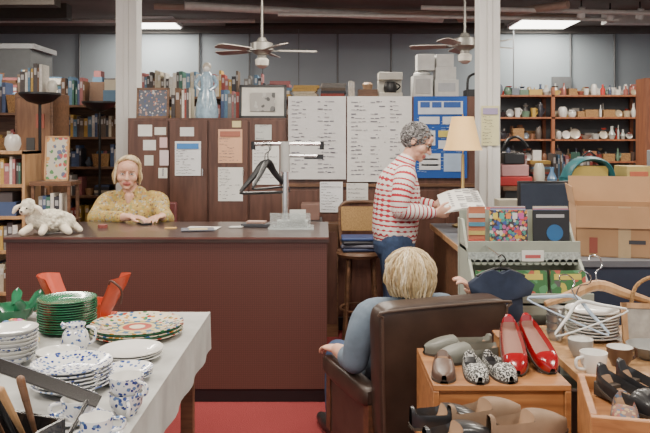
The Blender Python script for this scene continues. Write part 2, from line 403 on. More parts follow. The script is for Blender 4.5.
def picture(name,x0,x1,z0,z1,y,fm,im,fw=.015,tilt=0,rz=0):
    b=MB(); w=x1-x0;h=z1-z0; M=TR(((x0+x1)/2,y,z0),rz)@TR(rx=-tilt)
    b.box((-w/2,0,0),(w/2,.012,h),fm,M=M); b.box((-w/2+fw,-.003,fw),(w/2-fw,0,h-fw),im,M=M)
    for a in ((-w/2,-.008,0,-w/2+fw,0,h),(w/2-fw,-.008,0,w/2,0,h),(-w/2,-.008,0,w/2,0,fw),(-w/2,-.008,h-fw,w/2,0,h)): b.box(a[:3],a[3:],fm,M=M)
    return b.build(name)
flow=spots('flower_print',(.45,.42,.34),[(.4,.07,.07),(.07,.2,.07),(.5,.25,.07),(.1,.12,.2)],28,.45)
b=MB(); b.box((-2.13,5.2,1.17),(-1.83,5.42,1.2),brown_w)
for x in (-2.12,-1.86):
    for y in (5.21,5.39): b.box((x,y,0),(x+.02,y+.02,1.17),brown_w)
b.box((-2.13,5.2,.6),(-1.83,5.42,.62),brown_w); b.box((-2.13,5.2,.9),(-1.83,5.42,.92),brown_w); books(b,-2.08,-1.88,5.22,.92,(.14,.2),.14); b.build('pedestal_stand')
picture('framed_flower_print',-2.06,-1.885,1.2,1.53,5.3,tan_w,flow,.012,5)
b=MB(); pot(b,-2.3,5.32,1.42,.06,.12,(.5,.48,.45),k=0); pot(b,-2.48,5.32,1.42,.05,.17,(.05,.05,.06),k=2); b.box((-2.8,5.25,1.42),(-2.6,5.4,1.55),wicker); b.build('shelf_ornaments')
# ------------------------------------------------------------ locker cabinets and partition
b=MB(); X0,X1,Y,ZT=-1.556,-.305,5.7,1.674
b.box((X0,Y,.0),(X1,6.15,ZT),dark_w)
seg=[-1.556,-1.23,-.92,-.6,-.305]
for i in range(4):
    for z0,z1 in ((.1,.82),(.84,1.655)):
        b.box((seg[i]+.008,Y-.02,z0),(seg[i+1]-.008,Y,z1),dark_w)
        b.cyl((seg[i+1]-.04,Y-.04,(z0+z1)/2-.03),(seg[i+1]-.04,Y-.04,(z0+z1)/2+.03),.006,chrome,n=8)
b.build('wooden_locker_cabinet',.003)
b=MB(); b.box((-.295,5.72,0),(1.22,5.78,1.845),dark_w); b.box((-.295,5.70,.0),(1.22,5.72,.1),blackp); b.box((-.295,5.7,1.13),(1.22,5.72,1.155),brown_w)
for i in range(6): b.box((-.29+.25*i,5.706,.12),(-.06+.25*i,5.72,1.1),dark_w)
b.build('wooden_partition',.002)
def sheet(name,x0,x1,z0,z1,y,col=(.8,.79,.75),rows=0,hdr=None,cols=1,inkc=(.1,.1,.12),dens=.8,fine=1.0,extra=None):
    b=MB(); n=6; vs=[];fs=[]
    for i in range(n+1):
        for j in range(n+1):
            x=x0+(x1-x0)*i/n;z=z0+(z1-z0)*j/n
            vs.append((x,y-.002-.006*(1-j/n)*abs(math.sin(i*1.3)),z))
    for i in range(n):
        for j in range(n): a=i*(n+1)+j; fs.append((a,a+n+1,a+n+2,a+1))
    b.add(vs,fs,mat('sheet_paper',rough=.8,attr=True,var=.03),col)
    w=x1-x0;h=z1-z0
    if hdr: b.box((x0+w*.08,y-.011,z1-h*.22),(x1-w*.08,y-.0095,z1-h*.06),attrm,hdr)
    for e in (extra or []): b.box((x0+w*e[0],y-.0125,z0+h*e[1]),(x0+w*e[2],y-.0117,z0+h*e[3]),attrm,e[4])
    top=z1-h*(.28 if hdr else .07)
    for r in range(rows):
        z=top-(top-z0-h*.05)*r/max(1,rows-1)*.96
        for c in range(cols):
            xa=x0+w*(.06+.9*c/cols); xe=x0+w*(.06+.9*(c+1)/cols)-w*.04
            x=xa; tot=xa+(xe-xa)*R.uniform(.3,1)
            while x<tot:
                l=min(R.uniform(.012,.05)*w/.4+.004,tot-x+.004)
                if R.random()<dens:
                    hh=R.uniform(.002,.0045)*fine; dz=R.uniform(-.004,.004)
                    b.box((x,y-.0115,z+dz),(x+l*.8,y-.0105,z+dz+hh),attrm,inkc)
                x+=l
    return b.build(name)
sheet('flip_chart_sheet',-.29,.165,1.19,1.845,5.7,(.56,.55,.55),19,None,2,(.1,.1,.14),.75,1.5)
sheet('flip_chart_sheet',.175,.685,1.17,1.845,5.7,(.6,.59,.58),19,None,3,(.1,.1,.14),.75,1.5)
wt=(.55,.57,.6)
ex=[(.12,.86,.3,.93,(.02,.08,.3)),(.34,.86,.52,.93,(.02,.08,.3)),(.56,.86,.88,.93,(.02,.08,.3)),(.1,.66,.48,.75,wt),(.54,.66,.9,.75,wt),(.1,.4,.4,.58,wt),(.46,.5,.9,.58,(.5,.42,.1)),(.46,.36,.9,.46,wt),(.1,.1,.5,.3,wt),(.56,.08,.9,.3,(.35,.45,.6)),(.13,.44,.37,.47,(.02,.08,.3)),(.13,.5,.37,.53,(.02,.08,.3)),(.14,.15,.46,.17,(.02,.08,.3)),(.14,.22,.46,.24,(.02,.08,.3))]
sheet('blue_wall_poster',.7,1.12,1.2,1.845,5.7,(.012,.075,.32),20,(.5,.55,.62),2,(.35,.45,.6),.7,1,ex)
YN=5.68
sheet('posted_notice',-1.18,-.975,1.22,1.49,YN,(.68,.69,.71),9,(.05,.2,.5))
sheet('posted_notice',-.84,-.65,1.32,1.585,YN,(.66,.38,.24),8,(.35,.12,.08))
sheet('posted_notice',-.84,-.645,1.02,1.285,YN,(.68,.67,.64),10)
sheet('posted_notice',-.57,-.36,1.15,1.47,YN,(.68,.68,.66),11)
sheet('posted_notice',-.55,-.42,1.5,1.62,YN,(.5,.52,.5),3)
b=MB()
for (x0,z0,x1,z1,c) in ((-1.47,1.53,-1.36,1.62,(.65,.65,.62)),(-1.34,1.54,-1.25,1.6,(.6,.6,.55)),(-1.3,1.44,-1.24,1.52,(.6,.42,.42)),(-1.43,1.42,-1.33,1.5,(.62,.62,.6)),(-1.3,1.3,-1.23,1.42,(.6,.5,.52)),(-1.31,1.2,-1.24,1.28,(.65,.65,.6)),(-1.42,1.3,-1.35,1.38,(.55,.55,.5)),(-1.14,1.53,-1.03,1.6,(.6,.6,.6)),(-.73,1.6,-.66,1.65,(.6,.5,.25))):
    b.box((x0,YN-.002,z0),(x1,YN,z1),attrm,c)
b.build('sticky_notes')
sheet('posted_notice',-.04,.14,.93,1.17,5.7,(.68,.69,.71),10,None,1)
sheet('posted_notice',.17,.34,1.0,1.16,5.7,(.55,.55,.53),5)
sheet('posted_notice',.4,.68,.95,1.15,5.7,(.2,.11,.07),4,None,1,(.4,.28,.16))
photo=spots('group_photo',(.08,.09,.12),[(.4,.25,.2),(.45,.45,.45),(.05,.08,.2),(.3,.15,.12)],45,.4)
picture('framed_group_photo',-1.51,-1.25,1.674,1.92,5.78,brown_w,photo,.018,6)
bwp=spots('bw_print',(.35,.34,.32),[(.08,.08,.08),(.45,.45,.43),(.15,.15,.15)],18,.45)
picture('framed_print',-.69,-.31,1.674,1.945,5.8,blackp,mat('mat_board',(.6,.58,.53),.8),.02,6)
b=MB(); b.box((-.6,5.79,1.73),(-.4,5.80,1.88),bwp)
o=bpy.data.objects['framed_print']; b2=b.build('print_image',parent=o)
b=MB(); pb=mat('porcelain_blue',(.28,.40,.5),.25,var=.3,scale=25,coat=.4)
b.lathe([(0,0),(.09,0),(.095,.03),(.085,.12),(.07,.2),(.05,.27),(.055,.33),(.04,.37),(.018,.385),(.018,.4),(0,.4)],(-.965,5.9,1.674),pb)
b.ell((-.965,5.9,2.085),(.03,.032,.036),white_cer); b.tube([(-1.02,5.9,2.02),(-1.05,5.86,1.95),(-1.0,5.83,1.9)],[.016,.015,.012],pb); b.tube([(-.91,5.9,2.02),(-.88,5.86,1.95),(-.93,5.83,1.9)],[.016,.015,.012],pb)
b.ell((-.965,5.905,2.1),(.036,.036,.034),mat('figurine_hair',(.4,.36,.3),.4)); b.build('porcelain_figurine')
b=MB(); books(b,-1.24,-1.07,5.82,1.674,(.18,.25),.16); books(b,-.86,-.7,5.95,1.674,(.18,.26),.14); b.build('books_row')
bookcase(-1.75,1.6,6.65,6.95,1.9,(.1,.5,.9,1.3,1.6),brown_w,name='long_bookcase',mix=False)
b=MB(); books(b,-1.7,-.8,6.68,1.9,(.15,.25),.18); books(b,-.75,-.55,6.68,1.9,(.1,.22),.16); bookstack(b,-.42,6.78,1.9,5,.22); bookstack(b,-.18,6.78,1.9,4,.24); bookstack(b,.08,6.78,1.9,5,.24); books(b,.22,.3,6.7,1.9,(.12,.15),.15); b.build('books_row')
b=MB(); b.box((.31,6.7,1.9),(.49,6.86,1.97),brown_w); b.lathe([(0,0),(.04,0),(.05,.05),(.03,.07),(0,.07)],(.4,6.78,1.97),attrm,16,col=(.3,.2,.12)); b.build('wooden_trinket_box')
b=MB(); cream=mat('cream_plastic',(.55,.53,.47),.4)
b.box((.5,6.7,1.9),(.72,6.88,1.94),cream); b.box((.5,6.8,1.94),(.72,6.88,2.08),cream); b.box((.5,6.7,2.06),(.72,6.88,2.13),cream); b.lathe([(0,0),(.055,0),(.065,.05),(.05,.1),(0,.1)],(.61,6.75,1.942),blackp); b.tube([(.66,6.75,2.03),(.70,6.72,2.0),(.66,6.75,1.96)],.007,blackp); b.build('coffee_maker',.006)
b=MB(); wp=mat('white_plastic',(.62,.62,.6),.35)
b.box((.82,6.7,1.9),(1.0,6.9,2.1),wp); b.box((.84,6.695,1.93),(.98,6.7,2.07),attrm,(.45,.45,.45)); b.ell((.91,6.8,2.12),(.08,.08,.025),wp); b.build('bread_maker',.012)
b=MB(); b.box((1.02,6.7,1.9),(1.24,6.9,2.06),wp); b.box((1.03,6.72,2.062),(1.22,6.88,2.18),wp); b.box((.86,6.72,2.15),(1.02,6.88,2.3),wp); b.box((1.04,6.73,2.182),(1.2,6.87,2.3),wp); b.box((1.05,6.696,1.95),(1.21,6.7,2.03),attrm,(.45,.47,.5)); b.build('white_appliance_boxes',.01)
b=MB(); b.box((1.32,6.7,1.9),(1.56,6.9,1.97),blackp); b.tube([(1.34,6.8,1.97),(1.36,6.8,2.1),(1.5,6.8,2.12),(1.55,6.8,1.97)],.012,blackp); b.build('black_basket')
# ------------------------------------------------------------ right-hand display shelves at the back
b=MB(); rw=wood('rust_wood',(.22,.08,.04),(.34,.13,.06),4,'Z')
for x in (1.98,2.68,3.75,4.9):
    for y in (8.5,8.85): b.box((x-.02,y-.02,0),(x+.02,y+.02,2.12),rw)
for z in (.5,.98,1.25,1.51,1.77,2.03): b.box((1.96,8.48,z-.02),(4.92,8.87,z),rw)
b.box((1.96,8.88,.5),(4.92,8.89,2.05),attrm,(.10,.11,.12)); b.build('display_shelving_unit')
glassm=mat('clear_glass',(.85,.9,.9),.05,trans=.8,var=0)
PW=[(.6,.59,.56),(.5,.05,.04),(.4,.33,.22),(.15,.18,.22),(.62,.61,.58),(.06,.08,.14),(.3,.14,.07),(.45,.3,.08),(.12,.2,.14),(.08,.05,.04)]
def potrow(name,x0,x1,y,z,hm,cs):
    b=MB()
    for yy in (y+.15,y):
        x=x0+R.uniform(0,.03)
        while x<x1-.06:
            r=R.uniform(.025,.058); q=R.random()
            if q<.2:
                w=R.uniform(.08,.16); b.box((x,yy,z),(x+w,yy+.1,z+hm*R.uniform(.4,.75)),wicker if R.random()<.35 else attrm,R.choice(PW)); x+=w+.008; continue
            h=R.uniform(.45,1)*hm
            pot(b,x+r,yy+R.uniform(0,.04),z,r,h,R.choice(cs) if R.random()<.7 else R.choice(PW),handle=R.random()<.4)
            if R.random()<.25: pot(b,x+r,yy+.02,z+h*.72,r*.8,h*.35,R.choice(cs),k=3)
            x+=2*r+.008
    b.build(name)
potrow('mugs_row',2.74,3.7,8.56,1.77,.17,[PW[0],PW[4],PW[1],PW[2]])
potrow('glassware_row',2.74,3.7,8.56,1.51,.18,[(.4,.42,.4),(.5,.5,.48),(.5,.46,.38),(.35,.37,.35),(.5,.05,.04)])
potrow('crockery_row',2.74,3.7,8.56,1.25,.18,[PW[0],PW[2],PW[3],PW[5]])
potrow('crockery_row',2.74,3.7,8.56,.98,.18,PW)
potrow('pitchers_row',2.0,4.85,8.56,2.03,.15,[PW[0],PW[1],PW[4],PW[2],(.3,.1,.08),PW[5],PW[9]])
for z in (1.25,1.51,1.77): potrow('vases_row',3.82,4.85,8.56,z,.19,PW)
DK=[(.03,.03,.04),(.3,.3,.3),(.1,.08,.07),(.5,.49,.45),(.2,.1,.06)]
for z in (1.25,1.51,1.77): potrow('bowls_row',2.03,2.64,8.56,z,.18,DK)
b=MB(); b.box((2.84,6.4,0),(2.93,6.6,2.05),rw); b.box((2.93,6.45,.3),(3.6,6.5,2.0),mat('tapestry',(.2,.12,.07),.8,var=.4,scale=10)); b.build('folding_screen')
b=MB(); b.box((1.75,7.0,0),(2.75,7.4,1.12),brown_w); clutter(b,1.78,2.72,7.05,1.12,.28); b.build('dresser')
# ------------------------------------------------------------ reception counter
def _cm():
    m,nt,bb=base('counter_maroon_laminate'); bb.inputs['Roughness'].default_value=.45
    tc=nt.nodes.new('ShaderNodeTexCoord'); sp=nt.nodes.new('ShaderNodeSeparateXYZ'); nt.links.new(tc.outputs['Object'],sp.inputs[0])
    u=mth(nt,'SINE',mth(nt,'MULTIPLY',mth(nt,'ADD',sp.outputs[0],sp.outputs[2]),300)); v=mth(nt,'SINE',mth(nt,'MULTIPLY',mth(nt,'SUBTRACT',sp.outputs[0],sp.outputs[2]),300))
    k=mth(nt,'GREATER_THAN',mth(nt,'MULTIPLY',u,v),.2)
    nz=tex(nt,'ShaderNodeTexNoise',3.0,Detail=3.0)
    o=mixn(nt,(.068,.025,.020),(.12,.044,.034),k); o=mixn(nt,o,(.10,.04,.03),mth(nt,'MULTIPLY',nz.outputs[0],.4)); nt.links.new(o,bb.inputs['Base Color']); return m
cm=_cm(); ctop=mat('counter_top_dark',(.05,.03,.026),.28,var=.15,coat=.2)
b=MB(); X0,X1,Y0,Y1,Z=-1.82,.011,4.12,4.88,.947
b.box((X0,Y0,.08),(X1,Y0+.025,Z-.03),cm); b.box((X0,Y0+.02,0),(X1,Y0+.04,.08),blackp)
b.box((X0,Y0+.025,.0),(X0+.025,Y1,Z-.03),cm); b.box((X1-.025,Y0+.025,0),(X1,Y1,Z-.03),cm)
b.box((X0-.01,Y0-.012,Z-.03),(X1+.01,Y1+.01,Z),ctop); b.box((X0-.01,Y0-.015,Z-.012),(X1+.01,Y0-.012,Z),mat('counter_edge',(.12,.045,.035),.4))
b.build('reception_counter')
pl=mat('plush_white',(.62,.57,.46),.95,var=.25,scale=70,bump=.9); plf=mat('plush_face',(.7,.62,.5),.9)
B=Body(); z=.947
B.limb([(-1.54,4.3,z+.065),(-1.64,4.28,z+.07),(-1.71,4.26,z+.09)],[.055,.066,.058],pl)
B.ell((-1.735,4.22,z+.155),(.042,.042,.045),pl); B.ell((-1.745,4.18,z+.14),(.022,.03,.024),plf)
B.limb([(-1.70,4.22,z+.165),(-1.665,4.21,z+.15),(-1.65,4.205,z+.125)],[.012,.015,.009],plf); B.limb([(-1.77,4.22,z+.17),(-1.80,4.21,z+.155),(-1.812,4.2,z+.13)],[.012,.015,.009],plf)
B.limb([(-1.72,4.2,z+.04),(-1.74,4.15,z+.02)],[.022,.02],plf); B.limb([(-1.64,4.21,z+.035),(-1.63,4.155,z+.02)],[.024,.02],plf); B.limb([(-1.54,4.26,z+.04),(-1.49,4.2,z+.02)],[.028,.02],plf); B.limb([(-1.51,4.32,z+.05),(-1.46,4.3,z+.02)],[.026,.018],plf)
for i in range(150):
    a=R.uniform(0,6.28);e=R.uniform(-.5,1.5); B.ell((-1.62+.115*math.cos(a)*math.cos(e),4.285+.06*math.sin(a)*math.cos(e),z+.07+.062*math.sin(e)),(.014,.014,.014),pl)
for i in range(40):
    a=R.uniform(0,6.28);e=R.uniform(.2,1.5); B.ell((-1.735+.04*math.cos(a)*math.cos(e),4.225+.04*math.sin(a)*math.cos(e),z+.16+.042*math.sin(e)),(.01,.01,.01),pl)
lamb=B.build('plush_lamb',.004,1)
b=MB()
for x in (-1.762,-1.722): b.ell((x,4.168,z+.158),(.006,.005,.006),blackp)
b.ell((-1.746,4.152,z+.14),(.008,.005,.006),blackp); b.build('face_features',parent=lamb)
b=MB()
for i,(x,y,rz,c) in enumerate(((-.78,4.45,8,(.4,.45,.5)),(-.76,4.5,-5,(.6,.59,.57)),(-.78,4.42,12,(.12,.12,.15)))):
    M=TR((x,y,Z+.003*i),rz); b.box((-.1,-.07,0),(.1,.07,.003),attrm,c,M)
b.box((-.05,-.04,.0092),(.06,.03,.0096),attrm,(.5,.4,.2),TR((-.78,4.42,Z),12)); b.build('magazines')
b=MB(); M=TR((-.4,4.62,Z),-8); b.box((-.13,-.05,0),(.05,.05,.02),attrm,(.05,.05,.06),M); b.box((-.1,-.03,.02),(.02,.04,.035),attrm,(.4,.25,.2),M); b.box((-.19,-.12,0),(-.11,-.05,.008),attrm,(.5,.5,.48),M); b.build('notebooks',.003)
b=MB(); b.lathe([(0,0),(.03,0),(.03,.02),(0,.02)],(-1.4,4.55,Z),attrm,16,col=(.2,.05,.04)); b.box((-1.0,4.5,Z),(-.93,4.54,Z+.006),attrm,(.5,.3,.1)); b.build('tape_and_pencil')
sx,sy=-.25,4.53
b=MB(); b.box((sx-.1,sy-.08,Z),(sx+.18,sy+.08,Z+.012),mat('acrylic',(.7,.75,.75),.1,trans=.4)); b.box((sx-.09,sy-.07,Z+.012),(sx+.16,sy-.055,Z+.1),glassm); b.box((sx-.05,sy-.03,Z+.012),(sx+.14,sy+.05,Z+.05),attrm,(.4,.4,.38)); b.box((sx+.03,sy-.04,Z+.05),(sx+.13,sy-.035,Z+.12),attrm,(.5,.5,.48))
b.cyl((sx,sy,Z+.012),(sx,sy,1.47),.022,chrome,n=18); b.cyl((sx,sy,1.3),(sx,sy,1.49),.03,mat('grey_plastic',(.34,.34,.33),.4))
b.cyl((sx-.2,sy,1.475),(sx+.23,sy,1.475),.012,chrome); b.cyl((sx-.0,sy,1.4),(sx+.2,sy-.02,1.4),.01,chrome)
for x in (sx-.2,sx+.23): b.cyl((x,sy,1.44),(x,sy,1.49),.014,blackp)
b.box((sx+.12,sy-.02,1.38),(sx+.24,sy+.02,1.41),blackp); b.build('garment_display_stand')
def hanger(name,M,m,w=.4,r=.006,flat=False,drop=.1):
    b=MB(); b.M=M
    b.tube([(0,0,.0),(0,0,.05),(.028,0,.075),(.02,0,.11),(-.012,0,.118),(-.022,0,.1)],.003,chrome if m is not blackp else m,6)
    b.tube([(-w/2,0,-drop),(-w/4,0,-drop*.5),(0,0,0),(w/4,0,-drop*.5),(w/2,0,-drop)],[r,r*1.6,r*1.8,r*1.6,r],m,8,4)
    if not flat: b.tube([(-w/2,0,-drop),(-w/2+.02,0,-drop-.015),(w/2-.02,0,-drop-.015),(w/2,0,-drop)],r*.8,m,8,3)
    return b.build(name)
hanger('black_coat_hanger',TR((sx-.12,sy-.06,1.36),28),blackp,.32,.012,drop=.17)
hanger('black_coat_hanger',TR((sx-.1,sy-.09,1.37),58),blackp,.3,.009,drop=.15)
# ------------------------------------------------------------ stools/chairs behind counter
b=MB(); x,y=.26,5.25
b.lathe([(0,.66),(.17,.66),(.18,.68),(.17,.70),(0,.70)],(x,y,0),brown_w)
for a in (45,135,225,315):
    dx,dy=math.cos(rad(a)),math.sin(rad(a)); b.cyl((x+.17*dx,y+.17*dy,0),(x+.12*dx,y+.12*dy,.67),.014,brown_w)
pts=[(x+.15*math.cos(t),y+.15*math.sin(t),.28) for t in [k*math.pi/8 for k in range(17)]]; b.tube(pts,.009,brown_w,8,2)
for s in (-1,1): b.tube([(x+.13*s,y+.12,.69),(x+.15*s,y+.16,.85),(x+.15*s,y+.18,1.0)],.012,brown_w)
b.tube([(x-.15,y+.18,.98),(x-.1,y+.19,1.03),(x+.1,y+.19,1.03),(x+.15,y+.18,.98)],.014,brown_w)
b.box((x-.14,y+.17,.82),(x+.14,y+.18,1.0),mat('rattan_cane',(.38,.23,.09),.7,var=.35,scale=120)); b.build('cane_back_stool')
b=MB()
for i,c in enumerate(((.02,.03,.08),(.12,.12,.16),(.03,.03,.04),(.04,.07,.2))):
    M=TR((x,y-.02,.702+i*.026),R.uniform(-6,6)); b.box((-.14,-.1,0),(.14,.1,.025),attrm,c,M)
b.build('folded_clothes',.009)
b=MB(); b.box((.0,5.5,0),(.1,5.68,.86),brown_w); b.box((.01,5.495,.1),(.09,5.5,.8),dark_w); b.build('file_box')
b=MB(); b.box((-.2,5.35,.0),(-.02,5.66,.9),blackp); b.box((-.18,5.4,.9),(-.04,5.6,1.02),attrm,(.18,.1,.08)); b.build('filing_cabinet',.005)
b=MB(); mr_=mat('maroon_vinyl',(.15,.04,.04),.5); x,y=-1.39,5.25
b.box((x-.25,y-.22,.46),(x+.25,y+.2,.52),mr_); b.box((x-.27,y+.19,.62),(x+.27,y+.24,1.03),mr_)
for s in (-1,1):
    b.cyl((x+.22*s,y-.18,0),(x+.22*s,y-.18,.46),.014,chrome); b.cyl((x+.22*s,y+.26,0),(x+.22*s,y+.25,.9),.014,chrome)
b.build('reception_chair',.012)
# ------------------------------------------------------------ service desk right
b=MB(); navy=mat('navy_panel',(.02,.035,.065),.5); x0,x1,y0,y1,z=.76,3.4,3.58,5.2,.9
b.box((x0,y0,z-.03),(x1,y1,z),mat('desk_top_grey',(.13,.14,.16),.4)); b.box((x0+.02,y0+.02,0),(x0+.05,y1-.02,z-.03),brown_w)
b.box((x0+.05,y0+.02,0),(x1,y0+.05,z-.03),navy); b.box((x1-.03,y0+.05,0),(x1,y1,z-.03),navy); b.box((x0-.006,y0,z-.035),(x0,y1,z-.002),tan_w)
b.build('service_desk')
b=MB(); lx,ly=.95,4.98; br=mat('brass',(.6,.42,.16),.3,.9)
shade=mat('lamp_shade_cream',(.75,.48,.2),.8,emit=.45,var=.03)
b.lathe([(0,0),(.07,0),(.075,.015),(.03,.03),(.015,.05),(.03,.12),(.035,.18),(.012,.25),(.01,.5),(0,.5)],(lx,ly,.9),br)
b.lathe([(.135,.53),(.12,.56),(.075,.76),(.073,.76),(.118,.56),(.133,.53)],(lx,ly,.9),shade,n=20)
for a in (0,120,240): b.cyl((lx,ly,1.42),(lx+.1*math.cos(rad(a)),ly+.1*math.sin(rad(a)),1.5),.003,br,n=6)
b.cyl((lx,ly,1.4),(lx,ly,1.68),.004,br,n=6); b.ell((lx,ly,1.5),(.028,.028,.04),mat('bulb',(1,.85,.6),emit=4,var=0)); b.build('table_lamp')
sheet('column_flyer',1.14,1.27,1.46,1.75,5.27,(.6,.57,.33),9,(.3,.25,.4))
b=MB(); b.box((1.3,4.5,.9),(1.5,4.7,.915),blackp); b.box((1.385,4.6,.915),(1.415,4.63,1.05),blackp); b.box((1.22,4.56,1.0),(1.62,4.59,1.24),blackp); b.box((1.235,4.555,1.015),(1.605,4.56,1.225),mat('screen',(.03,.04,.06),.1)); b.build('computer_monitor',.004)
b=MB(); b.box((.86,4.15,.9),(1.16,4.45,1.0),attrm,(.05,.05,.06)); b.box((.88,4.12,.93),(1.14,4.15,.95),attrm,(.5,.5,.5)); b.box((.88,4.2,1.0),(1.14,4.4,1.02),attrm,(.15,.16,.17)); b.build('printer',.01)
b=MB(); b.box((1.86,4.4,.9),(2.3,4.75,1.12),attrm,(.12,.13,.15)); b.box((1.88,4.39,.93),(2.28,4.4,1.08),attrm,(.03,.03,.035)); b.build('microwave_oven',.008)
b=MB()
for i in range(5):
    M=TR((.9+.02*i,3.85,.9+.004*i),R.uniform(-15,15)); b.box((-.1,-.13,0),(.1,.13,.003),paperm,M=M)
b.build('loose_papers')
b=MB(); b.box((1.02,4.6,.9),(1.14,4.75,1.06),attrm,(.35,.05,.04)); b.box((1.16,4.8,.9),(1.34,4.95,1.1),attrm,(.3,.28,.22)); b.lathe([(0,0),(.04,0),(.045,.11),(.04,.11),(0,.02)],(.93,4.6,.9),attrm,18,col=(.1,.2,.35)); b.box((.92,4.59,.92),(.925,4.6,1.08),tan_w); b.build('desk_supplies')
b=MB(); b.box((1.36,5.45,0),(3.2,5.85,1.12),blackp); b.box((1.34,5.43,1.12),(3.22,5.87,1.15),brown_w); b.build('sideboard')
b=MB(); b.box((1.33,5.5,1.15),(1.58,5.75,1.22),attrm,(.35,.02,.02)); b.box((1.35,5.52,1.22),(1.56,5.74,1.31),attrm,(.42,.22,.22)); b.build('red_box',.008)
b=MB(); b.box((1.38,5.56,1.312),(1.54,5.7,1.4),blackp); b.tube([(1.36,5.6,1.4),(1.42,5.6,1.5),(1.5,5.6,1.52),(1.58,5.6,1.44)],.011,blackp); b.build('black_bag',.01)
b=MB(); tl=mat('teal_case',(.01,.12,.14),.5,var=.2); yl=mat('yellow_lining',(.4,.28,.07),.8)
b.box((1.86,5.5,1.15),(2.22,5.74,1.21),tl); b.tube([(1.87,5.62,1.205),(1.9,5.62,1.28),(1.97,5.62,1.34),(2.06,5.62,1.355),(2.15,5.62,1.33),(2.2,5.62,1.27),(2.215,5.62,1.205)],[(.02,.11)]*7,tl,12,3,ref=(0,0,1)); b.box((1.9,5.56,1.21),(2.18,5.7,1.3),yl); b.tube([(2.0,5.6,1.37),(2.05,5.6,1.41),(2.1,5.6,1.37)],.007,blackp); b.build('teal_sewing_box')
b=MB(); b.box((2.3,5.5,1.15),(2.5,5.75,1.3),attrm,(.4,.3,.1)); b.box((2.32,5.49,1.19),(2.46,5.5,1.26),attrm,(.4,.1,.05)); b.build('yellow_box',.004)
b=MB(); b.box((2.56,5.5,1.15),(2.86,5.75,1.42),attrm,(.25,.27,.3)); b.box((2.58,5.49,1.19),(2.83,5.5,1.38),attrm,(.08,.08,.09)); b.build('toaster_oven',.01)
b=MB(); pot(b,1.66,5.6,1.15,.045,.17,(.5,.48,.4),k=0); pot(b,1.76,5.6,1.15,.04,.14,(.1,.2,.35),k=2); b.build('ceramic_vases')
card=mat('cardboard',(.36,.21,.11),.85,var=.08,scale=6)
b=MB(); M=TR((1.565,3.85,.9),-13); w,d,h,t=.235,.18,.26,.006
b.box((-w,-d,0),(w,-d+t,h),card,M=M); b.box((-w,d-t,0),(w,d,h),card,M=M); b.box((-w,-d,0),(-w+t,d,h),card,M=M); b.box((w-t,-d,0),(w,d,h),card,M=M); b.box((-w,-d,0),(w,d,t),card,M=M)
b.box((-w,0,0),(w,t,.14),card,M=M@TR((0,d,h),rx=-12)); b.box((0,-d,-.004),(.12,d,.0),card,M=M@TR((w,0,h),ry=-50)); b.box((-.10,-d,-.004),(0,d,0),card,M=M@TR((-w,0,h),ry=80)); b.box((-w,-.11,-.004),(w,0,0),card,M=M@TR((0,-d,h),rx=82))
b.box((-.03,-d-.001,0),(.03,-d,h),mat('packing_tape',(.42,.3,.17),.3),M=M); b.box((-.17,-d-.002,.02),(-.13,-d,.1),attrm,(.25,.06,.04),M); b.box((.02,-d-.002,.07),(.1,-d,.09),ink,M=M); b.build('cardboard_box')
# ------------------------------------------------------------ magazine / record rack
RY=.06
b=MB(); b.M=Matrix.Translation((0,RY,0)); rk=mat('rack_sage_metal',(.33,.355,.30),.5); x0,x1=.655,1.17
for x in (x0,x1-.012): b.add([(x,3.12,0),(x,3.5,0),(x,3.5,1.12),(x,3.4,1.12),(x,3.3,1.0),(x,3.12,.85),(x+.012,3.12,0),(x+.012,3.5,0),(x+.012,3.5,1.12),(x+.012,3.4,1.12),(x+.012,3.3,1.0),(x+.012,3.12,.85)],[(0,1,2,3,4,5),(11,10,9,8,7,6)]+[(k,6+k,6+(k+1)%6,(k+1)%6) for k in range(6)],rk)
b.box((x0,3.26,.985),(x1,3.46,1.0),rk); b.box((x0,3.25,.94),(x1,3.26,1.035),rk); b.box((x0,3.45,.6),(x1,3.46,1.16),rk)
b.box((x0,3.08,.78),(x1,3.26,.79),rk); b.box((x0,3.08,.74),(x1,3.09,.83),rk); b.box((x0,3.1,.4),(x1,3.3,.41),rk)
for i in range(17): b.lathe([(0,0),(.014,0),(.014,.003),(0,.003)],(x0+.015+.03*i,3.25,.94),rk,12,M=Matrix.Rotation(rad(90),4,'X'))
b.box((x0,3.247,.94),(x1,3.25,.985),mat('scalloped_trim',(.4,.44,.42),.5,var=.4,scale=90)); b.build('magazine_rack')
s1=spots('cover_mosaic',(.05,.04,.05),[(.55,.07,.07),(.6,.35,.05),(.07,.3,.25),(.45,.12,.3),(.65,.6,.5),(.05,.1,.35)],64,.6)
s2=spots('cover_green',(.05,.17,.06),[(.5,.42,.08),(.1,.1,.1),(.45,.1,.07),(.1,.3,.14)],26,.45)
b=MB(); b.M=Matrix.Translation((0,RY,0))
for i in range(5): b.box((.67+.0,3.3+.012*i,1.0),(.745,3.309+.012*i,1.19-.004*i),attrm,R.choice([(.45,.15,.08),(.45,.45,.4),(.2,.3,.4)]))
for i in range(4): b.box((.668,3.29,1.02+.04*i),(.742,3.3,1.038+.04*i),attrm,[(.5,.08,.06),(.5,.4,.12),(.08,.25,.35),(.5,.5,.45)][i])
for k,(cx_,c) in enumerate(((.85,(.5,.3,.1)),(1.05,(.3,.3,.3)))):
    for q in range(4): b.box((cx_-.08+.004*q,3.305+.014*q,1.0),(cx_+.085+.003*q,3.313+.014*q,1.175+.004*q),attrm,[(.45,.4,.3),(.1,.2,.4),(.4,.08,.08),(.45,.45,.45)][(q+k)%4])
M=TR((.85,3.285,1.0),rx=-3); b.box((-.085,0,0),(.09,.01,.175),s1,M=M)
